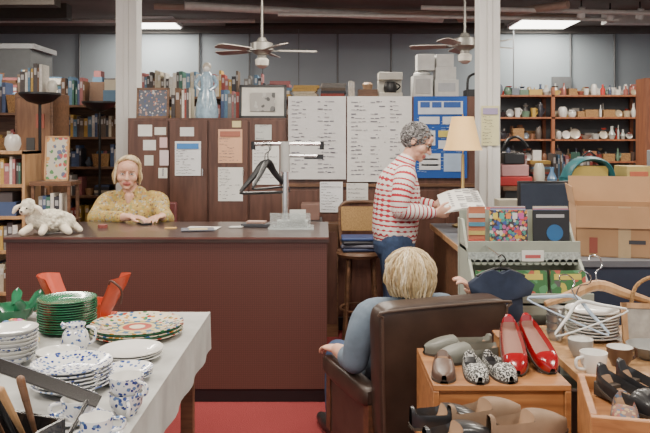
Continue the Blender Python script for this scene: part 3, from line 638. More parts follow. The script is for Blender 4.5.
for i in range(5): b.box((-.07+.03*i,-.002,.135),(-.048+.03*i,0,.162),attrm,[(.75,.6,.1),(.1,.5,.4),(.75,.25,.08),(.7,.7,.7),(.6,.1,.35)][i],M)
M=TR((1.05,3.285,1.0),rx=-3); b.box((-.085,0,0),(.085,.01,.175),blackp,M=M); b.lathe([(0,0),(.038,0),(.038,.002),(0,.002)],(0,0,0),mat('disc_blue',(.02,.12,.3),.4),M=M@TR((.015,-.001,.07),rx=90)); b.box((-.07,-.002,.14),(.06,0,.155),attrm,(.4,.4,.42),M)
b.build('record_sleeves')
b=MB(); b.M=Matrix.Translation((0,RY,0))
for cx_ in (.74,.9,1.07):
    M=TR((cx_,3.11,.79),rx=-8); b.box((-.075,0,0),(.08,.01,.135),s2,M=M); b.box((-.06,-.002,.095),(.06,0,.12),attrm,R.choice([(.6,.5,.1),(.6,.6,.5)]),M)
b.build('movie_magazines')
b=MB(); b.M=Matrix.Translation((0,RY,0)); b.box((.9,3.24,.945),(1.0,3.243,.995),paperm,M=None); b.box((.915,3.238,.96),(.985,3.24,.975),attrm,(.5,.1,.1)); b.build('price_label')
b=MB(); nv=mat('navy_cotton',(.02,.03,.06),.9,var=.15,scale=30); cx,cy=.735,3.02
out=[(-.035,.96),(-.075,.945),(-.135,.9),(-.12,.855),(-.088,.87),(-.09,.78),(-.088,.7),(.088,.7),(.09,.78),(.088,.87),(.12,.855),(.135,.9),(.075,.945),(.035,.96),(0,.945)]
n=len(out); fr=[(cx+a,cy-.02-.01*math.cos(a*40),zz) for a,zz in out]; bk=[(cx+a,cy+.02,zz) for a,zz in out]
b.add(fr+bk+[(cx,cy-.035,.83),(cx,cy+.03,.83)],[(k,(k+1)%n,2*n) for k in range(n)]+[(n+(k+1)%n,n+k,2*n+1) for k in range(n)]+[(k,n+k,n+(k+1)%n,(k+1)%n) for k in range(n)],nv)
b.tube([(cx,cy,.95),(cx,cy,.985),(cx+.02,cy,1.0),(cx+.005,cy,1.02),(cx-.012,cy,1.01)],.003,blackm,6); b.tube([(cx-.1,cy,.93),(cx,cy,.965),(cx+.1,cy,.93)],.007,blackm)
b.cyl((cx+.0,3.02,1.012),(cx+.0,3.31,1.015),.004,chrome,n=6); b.build('navy_t_shirt',angle=80)
# ------------------------------------------------------------ people helpers
def head(B,X,S=1.0):
    e=lambda c,r,m=skin: B.ell([q*S for q in c],[q*S for q in r],m,X)
    e((0,.012,.02),(.074,.092,.088)); e((0,-.02,-.03),(.066,.066,.07)); e((0,-.036,-.066),(.052,.048,.042)); e((0,-.072,-.096),(.022,.018,.017))
    for s in (-1,1):
        e((.04*s,-.054,-.03),(.029,.027,.03)); e((.079*s,.012,-.01),(.009,.018,.03)); e((.03*s,-.08,.02),(.022,.008,.007))
        e((.011*s,-.098,-.036),(.009,.01,.008))
    e((0,-.078,.045),(.045,.016,.03))
    B.limb([V(p)*S for p in ((0,-.084,.012),(0,-.098,-.012),(0,-.11,-.034))],[.008*S,.010*S,.012*S],skin,X=X,n=12)
    B.limb([V(p)*S for p in ((-.024,-.083,-.066),(0,-.092,-.062),(.024,-.083,-.066))],[.005*S,.0075*S,.005*S],lips,X=X,n=10)
    B.limb([V(p)*S for p in ((-.02,-.082,-.073),(0,-.090,-.075),(.02,-.082,-.073))],[.005*S,.007*S,.005*S],lips,X=X,n=10)
def face_bits(X,parent,browc,glasses=False,S=1.0,gaze=0):
    b=MB(); b.M=X@Matrix.Scale(S,4)
    for s in (-1,1):
        b.ell((.031*s,-.0795,.0),(.0135,.009,.0075),eyew); b.ell((.031*s+gaze,-.0865,-.0005),(.0058,.004,.006),iris)
        b.tube([(.016*s,-.086,.004),(.031*s,-.0895,.0085),(.046*s,-.082,.004)],.0022,mat('eyelid',(.35,.19,.13),.6),6)
        b.tube([(.013*s,-.093,.018),(.03*s,-.0945,.025),(.05*s,-.082,.02)],[.0018,.0028,.0018],browc,6)
        if glasses:
            pts=[(.032*s+.023*math.cos(t),-.098+abs(.02*math.cos(t))*.3,-.003+.017*math.sin(t)) for t in [k*math.pi/8 for k in range(17)]]
            b.tube(pts,.0018,blackm,6,1); b.tube([(.055*s,-.092,.002),(.078*s,-.04,.006),(.083*s,.01,.0)],.0018,blackm,6)
    b.tube([(-.022,-.0925,-.069),(0,-.098,-.0685),(.022,-.0925,-.069)],.0012,mat('mouth_line',(.2,.05,.05),.6),6)
    if glasses: b.tube([(-.01,-.1,0),(0,-.103,.003),(.01,-.1,0)],.0018,blackm,6)
    b.build('face_details',parent=parent)
def hand(B,w,d,nrm,thumb,curl=30,S=1.0,spread=1,m=None):
    m=m or skin; w=V(w); d=V(d).normalized(); nrm=V(nrm); nrm=(nrm-d*nrm.dot(d)).normalized(); l=V(thumb); l=(l-d*l.dot(d)-nrm*l.dot(nrm)).normalized()
    B.limb([w-d*.015*S,w+d*.02*S,w+d*.055*S,w+d*.082*S],[(.026*S,.019*S),(.034*S,.017*S),(.041*S,.015*S),(.039*S,.011*S)],m,ref=l)
    for i,(off,L) in enumerate(((.029,.068),(.010,.077),(-.010,.072),(-.029,.056))):
        p=w+d*(.082-.004*abs(i-1))*S+l*off*S; pts=[p-d*.012*S,p]; dd=(d+l*(off*2.2*spread)).normalized(); a=0
        for k,f in enumerate((.45,.3,.25)):
            a+=rad(curl*(.7 if k==0 else 1)); v=dd*math.cos(a)+nrm*math.sin(a); p=p+v*L*f*S; pts.append(p)
        B.limb(pts,[.0088*S,.0088*S,.008*S,.0075*S,.0065*S],m,n=10,sub=3)
    p=w+d*.022*S+l*.026*S; pts=[w+d*.015*S+l*.012*S,p]
    for ang,L in ((40,.035),(25,.03),(12,.024)):
        v=d*math.cos(rad(ang))+l*math.sin(rad(ang))+nrm*.25; v.normalize(); p=p+v*L*S; pts.append(p)
    B.limb(pts,[.013*S,.012*S,.0105*S,.0095*S,.0075*S],m,n=10,sub=3)
def locks(b,X,m,cols,N,length,rx=.085,ry=.098,rz=.1,c=(0,.012,.022),r=.008,front=48,wave=.004,side=75,seed=1,flare=.0,part=0,inward=0):
    q=random.Random(seed)
    for i in range(N):
        ph=2*math.pi*(i+q.uniform(-.4,.4))/N; ph=(ph+math.pi)%(2*math.pi)-math.pi
        ap=abs(math.degrees(ph))
        if ap<side: thm=front+(ap/side)**2*30; drop=0
        else: thm=95; drop=length*(.8+.2*q.random())
        pts=[];rs=[]; s0=q.uniform(.93,1.03); K=8
        for k in range(K+1):
            th=rad(8+(thm-8)*k/K); wv=wave*math.sin(k*1.6+i)
            P=V((rx*s0*math.sin(th)*math.sin(ph)+wv,-ry*s0*math.sin(th)*math.cos(ph),rz*s0*math.cos(th)))+V(c)+V((part*(1-k/K),0,0)); pts.append(P); rs.append(r*(.6+.5*k/K))
        if drop:
            base_=pts[-1]; K2=max(2,int(drop/.025))
            for k in range(1,K2+1):
                f=k/K2; fl=flare*math.sin(f*math.pi*.6)-inward*f*f
                pts.append(base_+V((math.sin(ph)*fl+wave*1.5*math.sin(k*1.2+i),-math.cos(ph)*fl*.5+wave*math.cos(k+i),-drop*f))); rs.append(r*(1.1-.6*f))
        else: rs[-1]=r*.4
        pts=[X@p for p in pts]
        b.tube(pts,rs,m,6,2,q.choice(cols))
hairm=mat('hair',rough=.55,attr=True,var=.25,scale=90)
# ------------------------------------------------------------ woman seated behind counter
blouse=spots('yellow_floral_fabric',(.42,.29,.08),[(.48,.4,.25),(.2,.12,.06),(.38,.2,.07),(.26,.26,.11),(.48,.34,.12),(.28,.28,.26)],60,.5,.85)
slacks=mat('dark_slacks',(.03,.03,.05),.9); shoeb=mat('black_shoe',(.015,.015,.015),.4)
B=Body(); cx=-1.38
B.limb([(cx,5.26,.60),(cx,5.25,.72),(cx,5.23,.86),(cx,5.21,.98),(cx,5.2,1.06),(cx-.005,5.195,1.105)],[(.2,.15),(.2,.155),(.19,.145),(.195,.135),(.18,.105),(.11,.07)],blouse,ref=(1,0,0))
B.limb([(cx-.01,5.2,1.08),(cx-.015,5.18,1.13),(cx-.02,5.165,1.2)],[.06,.053,.05],skin); B.limb([(cx-.01,5.12,1.10),(cx-.01,5.105,1.065)],[.032,.014],skin)
for s,el,wr in ((-1,(-1.605,5.03,.955),(-1.3,4.82,.985)),(1,(-1.10,5.02,.95),(-1.10,4.86,.985))):
    B.limb([(cx+.13*s,5.21,1.08),(cx+.19*s,5.2,1.055),(cx+.215*s,5.13,1.0),el],[.058,.068,.062,.053],blouse)
    e=V(el);w=V(wr); B.limb([e,e.lerp(w,.35),e.lerp(w,.72)],[.053,.05,.044],blouse); B.limb([e.lerp(w,.6),w],[.032,.025],skin)
hand(B,(-1.3,4.82,.985),(1,-.25,-.02),(0,.0,-1),(0,-1,0),25,.95)
hand(B,(-1.10,4.86,.987),(-.35,-1,.0),(0,0,-1),(-1,.1,0),25,.95)
for s in (-1,1):
    B.limb([(cx+.1*s,5.24,.6),(cx+.11*s,5.05,.61),(cx+.11*s,4.85,.6)],[.095,.085,.065],slacks); B.limb([(cx+.11*s,4.85,.6),(cx+.11*s,4.86,.4),(cx+.11*s,4.88,.1)],[.063,.055,.04],slacks)
    B.limb([(cx+.11*s,4.92,.045),(cx+.11*s,4.82,.04),(cx+.11*s,4.72,.03)],[.038,.04,.028],shoeb)
XA=TR((-1.4,5.12,1.268),14,4,2); head(B,XA)
w1=B.build('seated_woman',.005,3); grb=mat('brow_blonde',(.28,.18,.1),.7)
face_bits(XA,w1,grb,gaze=.001)
b=MB()
cols=[(.44,.32,.17),(.5,.39,.23),(.37,.26,.13),(.55,.45,.3)]
vs,fs=ell_geo((0,.028,.022),(.080,.086,.088)); b.add([XA@v for v in vs],fs,hairm,(.38,.27,.14))
locks(b,XA,hairm,cols,130,.10,rx=.084,ry=.094,rz=.098,r=.009,front=38,side=80,flare=.016,wave=.003,seed=3,part=.015,inward=.012); b.build('hair',parent=w1)
b=MB(); b.box((-.035,-.07,0),(.035,.07,.008),blackp,M=TR((-1.19,4.755,.95),30,0,0)); b.box((-.03,-.06,.008),(.03,.06,.0085),mat('screen'),M=TR((-1.19,4.755,.95),30,0,0)); b.build('smartphone',.003)
# ------------------------------------------------------------ standing woman
swt=stripe('striped_sweater',(.66,.63,.6),(.38,.02,.035),32,.36)
jeans=mat('blue_jeans',(.03,.055,.12),.9,var=.2,scale=40)
B=Body(); yc=4.75
B.limb([(.46,yc,.90),(.465,yc,1.0),(.475,yc,1.12),(.485,yc,1.22),(.505,yc,1.29),(.525,yc,1.345)],[(.19,.15),(.185,.152),(.185,.15),(.19,.138),(.165,.105),(.09,.07)],swt,ref=(0,1,0))
B.limb([(.52,yc,1.33),(.55,yc,1.38),(.58,yc,1.44)],[.055,.052,.052],skin)
B.limb([(.455,yc,.82),(.46,yc,.93)],[(.18,.14),(.17,.13)],jeans,ref=(0,1,0))
for s in (-1,1):
    B.limb([(.46,yc+.09*s,.86),(.46,yc+.09*s,.66),(.455,yc+.09*s,.48),(.445,yc+.09*s,.3),(.42,yc+.09*s,.09)],[.105,.09,.066,.06,.047],jeans)
    B.limb([(.38,yc+.09*s,.045),(.46,yc+.09*s,.045),(.57,yc+.1*s,.03),(.62,yc+.1*s,.027)],[.036,.042,.036,.024],shoeb)
sh=[((.51,yc-.13,1.29),(.505,yc-.19,1.265),(.475,yc-.235,1.15),(.47,yc-.24,1.06)),((.51,yc+.13,1.29),(.505,yc+.19,1.265),(.51,yc+.23,1.16),(.53,yc+.23,1.07))]
wr=[(.70,4.60,1.035),(.74,4.87,1.06)]
for S_,w in zip(sh,wr):
    B.limb(S_,[.06,.072,.06,.055],swt); e=V(S_[-1]); w=V(w); B.limb([e,e.lerp(w,.5),e.lerp(w,.88)],[.055,.05,.038],swt); B.limb([e.lerp(w,.75),w],[.029,.025],skin)
hand(B,wr[0],(1,.25,.0),(.1,.9,.25),(0,0,1),32,.95); hand(B,wr[1],(1,-.25,.1),(.1,-.9,.2),(0,0,1),32,.95)
XB=TR((.605,yc,1.49))@Matrix.Rotation(rad(27),4,'Y')@Matrix.Rotation(rad(78),4,'Z'); head(B,XB)
w2=B.build('standing_woman',.005,3); face_bits(XB,w2,mat('brow_grey',(.2,.18,.17),.7),True)
b=MB(); vs,fs=ell_geo((0,.024,.026),(.082,.09,.088)); b.add([XB@v for v in vs],fs,hairm,(.09,.085,.085)); q=random.Random(5)
gc=[(.22,.21,.21),(.11,.105,.105),(.06,.055,.055),(.32,.31,.31),(.15,.14,.14)]
for i in range(520):
    u=q.uniform(-1,1);a=q.uniform(0,6.283);r=math.sqrt(1-u*u); d=V((r*math.cos(a),r*math.sin(a),u))
    P=V((d.x*.083,.022+d.y*.093,.026+d.z*.09))
    if P.y<-.045 and P.z<.055: continue
    if P.z<-.06: continue
    if P.y<-.01 and P.z<.0: continue
    t=d.orthogonal().normalized(); t=Matrix.Rotation(q.uniform(0,6.28),3,d)@t; s2=d.cross(t)
    pts=[P+t*(.014*math.cos(k*.9))+s2*(.012*math.sin(k*.9))+d*(.0022*k) for k in range(5)]
    b.tube([XB@p for p in pts],[.0045,.005,.0045,.004,.002],hairm,5,2,q.choice(gc))
b.build('hair',parent=w2)
b=MB(); nu,nv=10,8
for si in range(3):
    vs=[];fs=[]
    for i in range(nu+1):
        for j in range(nv+1):
            u=i/nu;v=j/nv
            vs.append((.755+.25*u+.012*si,4.60+.27*v,1.03+.02*u*(1-u)*4*(.5+.3*si)+.10*v+.004*si+.02*u))
    for i in range(nu):
        for j in range(nv): a=i*(nv+1)+j; fs.append((a,a+nv+1,a+nv+2,a+1))
    b.add(vs,fs,paperm)
for j in range(9):
    v=(j+.5)/9
    for u in (.15,.35,.55,.75):
        if R.random()<.8: b.box((0,0,0),(.045,.012,.001),attrm,(.25,.25,.27),M=TR((.78+.25*u,4.6+.27*v,1.03+.02*u*(1-u)*4*1.1+.10*v+.013+.02*u),rx=20))
b.build('newspaper')
# ------------------------------------------------------------ armchair and woman with her back to us
CH=TR((.45,2.87,0),20); leather=mat('dark_brown_leather',(.04,.024,.018),.4,var=.3,scale=9,bump=.15); wd=wood('walnut',(.06,.025,.014),(.11,.045,.022),5,'X')
b=MB(); b.M=CH
def padded(b,cx,cy,cz,w,d,h,m,rx=0,p=4,nu=22,nv=14,taper=0):
    M=TR((cx,cy,cz),rx=rx); vs=[];fs=[]
    def sp(a,e): return math.copysign(abs(a)**e,a)
    for j in range(nv+1):
        th=-math.pi/2+math.pi*j/nv
        for i in range(nu):
            ph=2*math.pi*i/nu; e=2/p; zz=sp(math.sin(th),e)
            vs.append(M@V((w/2*(1+taper*zz)*sp(math.cos(th),e)*sp(math.cos(ph),e),d/2*sp(math.cos(th),e)*sp(math.sin(ph),e),h/2*zz)))
    for j in range(nv):
        for i in range(nu): i2=(i+1)%nu; fs.append((j*nu+i,j*nu+i2,(j+1)*nu+i2,(j+1)*nu+i))
    b.add(vs,fs,m)
padded(b,0,.0,.59,.55,.11,.565,leather,4,10,40,24,.06)
padded(b,0,.06,.61,.46,.1,.49,leather,4,6)
padded(b,0,.33,.27,.44,.5,.14,leather,0,6)
b.box((-.25,.02,.14),(.25,.55,.2),wd)
for s in (-1,1):
    padded(b,.265*s,.3,.49,.075,.5,.09,leather,0,5)
    b.box((.24 if s>0 else -.28,.05,.2),(.28 if s>0 else -.24,.1,.46),wd); b.box((.24 if s>0 else -.28,.48,.2),(.28 if s>0 else -.24,.53,.46),wd); b.box((.243 if s>0 else -.275,.08,.2),(.275 if s>0 else -.243,.5,.46),leather)
    for y in (.03,.5): b.box((.21 if s>0 else -.26,y,0),(.26 if s>0 else -.21,y+.05,.16),wd)
pip=mat('leather_piping',(.07,.045,.032),.4)
for s in (-1,1): b.tube([(.248*s,-.035,.34),(.263*s,-.052,.6),(.274*s,-.068,.83)],.006,pip)
b.tube([(-.272,-.07,.832),(-.25,-.074,.855),(.25,-.074,.855),(.272,-.07,.832)],.006,pip)
b.build('leather_armchair')
B=Body(); shirt=mat('steel_blue_cotton',(.12,.16,.21),.85,var=.15,scale=18,bump=.1); L=lambda *p:[CH@V(q) for q in p]
xr=CH.to_3x3()@V((1,0,0))
B.limb(L((0,.38,.42),(0,.33,.5),(-.01,.27,.6),(-.02,.22,.7),(-.025,.2,.775),(-.03,.2,.815)),[(.18,.13),(.175,.13),(.175,.12),(.19,.115),(.175,.09),(.09,.06)],shirt,ref=xr)
B.limb(L((-.03,.205,.79),(-.03,.2,.84),(-.03,.2,.89)),[.055,.05,.05],skin)
el=CH@V((-.275,.2,.595)); wl=CH@V((-.27,.42,.58))
B.limb([CH@V((-.13,.2,.79)),CH@V((-.21,.2,.77)),CH@V((-.26,.19,.68)),el],[.055,.068,.06,.054],shirt); B.limb([el,el.lerp(wl,.3)],[.053,.052],shirt); B.limb([el.lerp(wl,.15),el.lerp(wl,.55),wl],[.04,.037,.027],skin)
hand(B,wl,CH.to_3x3()@V((-.12,1,-.08)),(0,0,-1),CH.to_3x3()@V((1,0,0)),22,.95)
er=CH@V((.262,.26,.6)); wr_=CH@V((.245,.15,.83))
B.limb([CH@V((.08,.2,.79)),CH@V((.15,.2,.77)),CH@V((.23,.24,.68)),er],[.055,.065,.056,.048],shirt); B.limb([er,er.lerp(wr_,.3)],[.045,.04],shirt); B.limb([er.lerp(wr_,.2),wr_],[.036,.026],skin)
hand(B,wr_,CH.to_3x3()@V((-.3,-.1,.5)),CH.to_3x3()@V((-1,.2,0)),CH.to_3x3()@V((0,-1,.2)),30,.9)
for s in (-1,1):
    B.limb(L((.09*s,.4,.42),(.1*s,.6,.44),(.11*s,.82,.44)),[.1,.085,.065],jeans); B.limb(L((.11*s,.82,.44),(.11*s,.86,.25),(.11*s,.88,.1)),[.063,.055,.042],jeans)
    B.limb(L((.11*s,.85,.045),(.11*s,.95,.04),(.11*s,1.07,.03)),[.038,.042,.027],shoeb)
XC=CH@TR((-.035,.2,.925))@Matrix.Rotation(rad(186),4,'Z'); head(B,XC)
w3=B.build('armchair_woman',.005,3); face_bits(XC,w3,grb)
b=MB(); vs,fs=ell_geo((0,.022,.018),(.088,.1,.095)); b.add([XC@v for v in vs],fs,hairm,(.42,.31,.17))
hc=[(.5,.38,.22),(.58,.47,.3),(.4,.29,.15),(.64,.54,.38),(.46,.35,.19),(.33,.23,.12)]
locks(b,XC,hairm,hc,220,.085,rx=.094,ry=.106,rz=.1,r=.0065,front=60,side=62,flare=.004,wave=.003,seed=9,c=(0,.018,.016),inward=.02)
locks(b,XC,hairm,hc,190,.055,rx=.101,ry=.112,rz=.102,r=.0052,front=55,side=70,flare=.003,wave=.005,seed=4,c=(0,.018,.018),inward=.02); b.build('hair',parent=w3)
# ------------------------------------------------------------ crockery table (left)
cloth=mat('grey_white_tablecloth',(.38,.38,.365),.85,var=.15,scale=8); T=.75
b=MB(); b.box((-1.95,1.2,T-.02),(-.5,3.15,T),cloth)
for k in range(40):
    y=1.2+1.95*k/40; yy=y+1.95/40; a=.006*math.sin(k*1.1);c=.006*math.sin((k+1)*1.1)
    b.add([(-.5,y,T),(-.5,yy,T),(-.496+c,yy,T-.16),(-.496+a,y,T-.16)],[(3,2,1,0)],cloth)
b.box((-1.9,1.25,T-.06),(-.52,3.1,T-.02),tan_w)
for x in (-1.85,-.6):
    for y in (1.3,3.0): b.box((x,y,0),(x+.05,y+.05,T-.06),brown_w)
b.box((-1.85,1.3,.44),(-.38,2.2,.46),brown_w); b.build('crockery_table')
def plate(b,x,y,z,r,rim=None,cen=None,h=.022,sx=1):
    rim=rim or white_cer; cen=cen or white_cer
    b.lathe([(0,0),(r*.55,0),(r*.6,.003),(r,h-.003),(r,h),(r*.97,h),(r*.62,.007),(r*.5,.005),(0,.005)],(x,y,z),[white_cer,white_cer,rim,rim,rim,rim,cen,cen],32,sx=sx)
def stack(name,x,y,z,r,n,step,rim=None,cen=None,h=.022,jit=.003):
    b=MB()
    for i in range(n): plate(b,x+R.uniform(-jit,jit),y+R.uniform(-jit,jit),z+i*step,r,rim,cen,h)
    return b.build(name)
def bowl(b,x,y,z,r,h,m,mi=None):
    mi=mi or m; b.lathe([(0,0),(r*.45,0),(r*.48,.006),(r*.8,h*.5),(r,h),(r*.96,h),(r*.76,h*.52),(r*.4,.012),(0,.01)],(x,y,z),[m]*5+[mi]*3,30)
def cup(b,x,y,z,r,h,m,ang=0,mi=None):
    mi=mi or white_cer
    b.lathe([(0,0),(r*.6,0),(r*.65,.006),(r*.92,h*.45),(r,h),(r*.94,h),(r*.85,h*.45),(r*.5,.01),(0,.008)],(x,y,z),[m]*5+[mi]*3,24)
    ca,sa=math.cos(rad(ang)),math.sin(rad(ang))
    b.tube([(x+ca*r*.95,y+sa*r*.95,z+h*.82),(x+ca*r*1.55,y+sa*r*1.55,z+h*.75),(x+ca*r*1.5,y+sa*r*1.5,z+h*.35),(x+ca*r*.8,y+sa*r*.8,z+h*.22)],.0055,m,8)
b=MB()
for i in range(5): plate(b,-.72,2.77,T+i*.007,.175-.004*(i%2),green_cer if i%2 else multi_cer,multi_cer,.024)
zz=T+.028+.0052
for r_,c_ in ((.1,(.02,.1,.2)),(.07,(.5,.4,.2)),(.055,(.35,.06,.04)),(.03,(.6,.55,.4))): zz+=.0004; b.lathe([(0,0),(r_,0)],(-.72,2.77,zz),attrm,32,col=c_)
for i in range(12): b.ell((-.72+.085*math.cos(i*.5236),2.77+.085*math.sin(i*.5236),T+.0345),(.012,.012,.002),attrm,col=(.5,.4,.15),nu=8,nv=4)
b.build('patterned_platter_stack')
stack('green_plate_stack',-1.01,2.83,T,.112,13,.0095,green_cer,green_cer,.02)
b=MB(); redl=mat('red_leather',(.5,.065,.025),.4,var=.1); bx=-1.02
def shellstrip(s):
    P=[];n=7
    for j in range(6):
        f=j/5; rr=.075+.035*f
        for i in range(n):
            a=rad(-75+150*i/(n-1)); P.append((bx+s*(.05+.07*f+rr*math.cos(a)*.7),3.06+rr*.75*math.sin(a),T+.17*f+(.012*math.cos(a) if j==5 else 0)))
    F=[(j*n+i,j*n+i+1,(j+1)*n+i+1,(j+1)*n+i) for j in range(5) for i in range(n-1)]
    Q=[(x-s*.006,y,z) for x,y,z in P]; b.add(P+Q,F+[tuple(len(P)+k for k in f[::-1]) for f in F],redl)
shellstrip(-1); shellstrip(1)
b.box((bx-.12,2.99,T),(bx+.12,3.13,T+.008),redl); b.box((bx-.09,2.99,T),(bx+.09,2.996,T+.07),redl); b.box((bx-.09,3.124,T),(bx+.09,3.13,T+.07),redl)
b.tube([(bx+.12,3.0,T+.14),(bx+.14,2.97,T+.17),(bx+.18,2.98,T+.13),(bx+.17,3.0,T+.07)],.005,mat('dark_strap',(.08,.03,.02),.5)); b.build('red_leather_tote')
b=MB(); b.lathe([(0,0),(.035,0),(.05,.035),(.042,.07),(.03,.085),(.036,.1),(.032,.1),(.026,.085),(0,.05)],(-.885,2.56,T),blue_floral,24); b.tube([(-.845,2.56,T+.09),(-.815,2.56,T+.08),(-.82,2.56,T+.04),(-.84,2.56,T+.03)],.005,blue_floral); b.tube([(-.92,2.56,T+.085),(-.935,2.56,T+.1)],[.012,.006],blue_floral); b.build('floral_creamer')
stack('white_plate_stack',-.665,2.47,T,.108,3,.009); stack('white_plate_stack',-.62,2.26,T,.08,3,.008,blue_floral)
b=MB()
for i in range(6): plate(b,-.76,2.17,T+i*.011,.118,blue_floral,blue_floral,.03)
b.build('blue_floral_plate_stack')
b=MB(); bowl(b,-.88,2.38,T,.07,.045,white_cer); bowl(b,-.88,2.38,T+.012,.07,.045,white_cer); b.build('white_bowls')
b=MB()
for i in range(8): bowl(b,-1.05,2.42,T+.0125*i,.085,.035,white_cer if i%3 else blue_floral)
b.build('white_bowl_stack')
b=MB(); cup(b,-.545,1.98,T,.047,.06,blue_floral,-70); cup(b,-.545,1.98,T+.045,.047,.06,blue_floral,-30); b.build('stacked_floral_cups')
b=MB(); plate(b,-.66,1.93,T,.07,blue_floral,white_cer,.015); cup(b,-.66,1.93,T+.006,.044,.055,blue_floral,200); b.build('floral_cup_and_saucer')
b=MB(); plate(b,-.57,1.8,T,.065,blue_floral,blue_floral,.015); cup(b,-.57,1.8,T+.006,.042,.055,blue_floral,20); b.build('tea_cup_and_saucer')
b=MB(); plate(b,-1.13,2.62,T,.09,mat('yellow_glaze',(.5,.35,.06),.3),None,.02); bowl(b,-1.13,2.62,T+.006,.075,.06,mat('teal_bowl',(.02,.2,.16),.3))
tc_=[(.5,.04,.06),(.65,.38,.04),(.08,.3,.08),(.5,.12,.35),(.05,.2,.45),(.6,.06,.04)]
for i in range(14): b.ell((-1.13+.045*math.cos(i*2.4)*(i/14)**.5,2.62+.045*math.sin(i*2.4)*(i/14)**.5,T+.085-.014*(i/14)),(.018,.018,.016),mat('glossy_toy',rough=.3,attr=True),col=tc_[i%6],nu=10,nv=8)
b.build('toy_fruit_bowl')
b=MB(); bowl(b,-1.28,2.95,T,.1,.07,green_cer)
for i in range(7): b.tube([(-1.28+.08*math.cos(i*.9),2.95+.08*math.sin(i*.9),T+.06),(-1.28+.12*math.cos(i*.9),2.95+.12*math.sin(i*.9),T+.1),(-1.28+.13*math.cos(i*.9),2.95+.13*math.sin(i*.9),T+.12)],[(.015,.004),(.022,.003),(.003,.002)],green_cer,8,3)
b.build('green_leaf_bowl')
b=MB(); plate(b,-1.25,2.38,T,.1); plate(b,-1.25,2.38,T+.01,.1); plate(b,-1.25,2.38,T+.02,.1,blue_floral); b.build('dinner_plate_stack')
b=MB(); M=TR((-.80,1.72,T),-20); bk=mat('dark_lacquer',(.012,.010,.010),.25,coat=.4)
b.box((-.16,-.08,0),(.14,.1,.01),bk,M=M)
for a in ((-.16,-.08,.01,.14,-.07,.07),(-.16,.09,.01,.14,.1,.07),(-.16,-.07,.01,-.15,.09,.07),(.13,-.07,.01,.14,.09,.07),(-.05,-.07,.01,-.045,.09,.06)): b.box(a[:3],a[3:],bk,M=M)
for i in range(8):
    x=-.13+.033*i; mm=tan_w if i%3==0 else (brown_w if i%3==1 else blackp)
    p0=M@V((x,.05,.02)); p1=M@V((x+R.uniform(-.02,.02),-.02+R.uniform(-.02,.02),.17+R.uniform(-.02,.03))); b.tube([p0,p0.lerp(p1,.5),p1],[.004,.008,.010],mm,8,2,cap='round')
M2=TR((-.80,1.90,T+.115),0)@TR(ry=20,rx=40); b.box((-.23,.0,0),(.21,.035,.008),bk,M=M2); b.box((-.22,.035,0),(.2,.038,.009),chrome,M=M2)
b.cyl(M@V((-.155,.095,.0)),M2@V((-.2,.02,0)),.006,bk); b.cyl(M@V((.135,.095,.0)),M2@V((.18,.02,0)),.006,bk)
b.build('cutlery_caddy',.002)
b=MB(); dkp=mat('brown_glaze',(.07,.035,.022),.3,coat=.4)
for i in range(10): plate(b,-.485,2.05,.46+.014*i,.105,dkp if i%2 else white_cer,dkp,.022)
b.build('brown_plate_stack')
# ------------------------------------------------------------ shoe displays
def shoe(b,X,L=.25,W=.082,H=.05,op=.6,m=None,inner=None,sole=None,heel=0,pt=.5,back=.0):
    NS,NA=22,18; vs=[];fs=[];ms=[]; inner=inner or mat('insole_tan',(.28,.17,.1),.8); sole=sole or mat('sole',(.05,.035,.025),.7)
    def wid(s):
        if s<.25: return W*.5*(.45+.37*math.sin(s/.25*math.pi/2))
        if s<.7: return W*.5*(.82+.18*math.sin((s-.25)/.45*math.pi/2))
        return W*.5*max(0,1-((s-.7)/.3)**2.6)**pt
    for i in range(NS+1):
        s=i/NS; s_=min(max(s,.0),.995); w=wid(s_)*(1 if s>.02 else .75)
        ht=H*(1+back*(1-s)) if s<op else H*(1-((s-op)/(1-op))**2*.55)
        lift=heel*max(0,1-s/.45)**1.3; opn=(s>.05 and s<op); fe=min(1,(s-.05)/.08) if opn else 0
        if opn: fe=min(fe,max(0,(op-s)/.06)) if op-s<.06 else fe
        for k in range(NA+1):
            a=math.pi*k/NA; c=math.cos(a); x=w*math.copysign(abs(c)**.6,c); z=ht*math.sin(a)**.55 if 0<k<NA else 0
            if opn and abs(c)<.78:
                x*=.9; z=z*(1-fe)+.010*fe
            vs.append(X@V((x,s*L-L/2,z+lift+.006)))
    for i in range(NS):
        s=(i+.5)/NS
        for k in range(NA):
            a=i*(NA+1)+k; fs.append((a,a+NA+1,a+NA+2,a+1)); c=math.cos(math.pi*(k+.5)/NA)
            ms.append(inner if (s>.07 and s<op-.02 and abs(c)<.78) else m)
        a=i*(NA+1); fs.append((a,a+NA,a+2*NA+1,a+NA+1)); ms.append(sole)
    b.add(vs,fs,ms)
    vs2=[]
    for i in range(NS+1):
        s=i/NS; w=wid(min(s,.99))*1.06; lift=heel*max(0,1-s/.45)**1.3
        for x in (-w,w):
            for z in (0,.008): vs2.append(X@V((x,s*L*1.01-L*.505,z+lift)))
    f2=[]
    for i in range(NS):
        a=4*i; f2+=[(a,a+4,a+5,a+1),(a+2,a+3,a+7,a+6),(a,a+2,a+6,a+4),(a+1,a+5,a+7,a+3)]
    b.add(vs2,f2,sole)
    b.box((-.025,-L*.49,0),(.025,-L*.27,heel+.008),sole,M=X)
b=MB(); x0,x1,y0,y1,z=.335,.765,2.24,2.64,.74
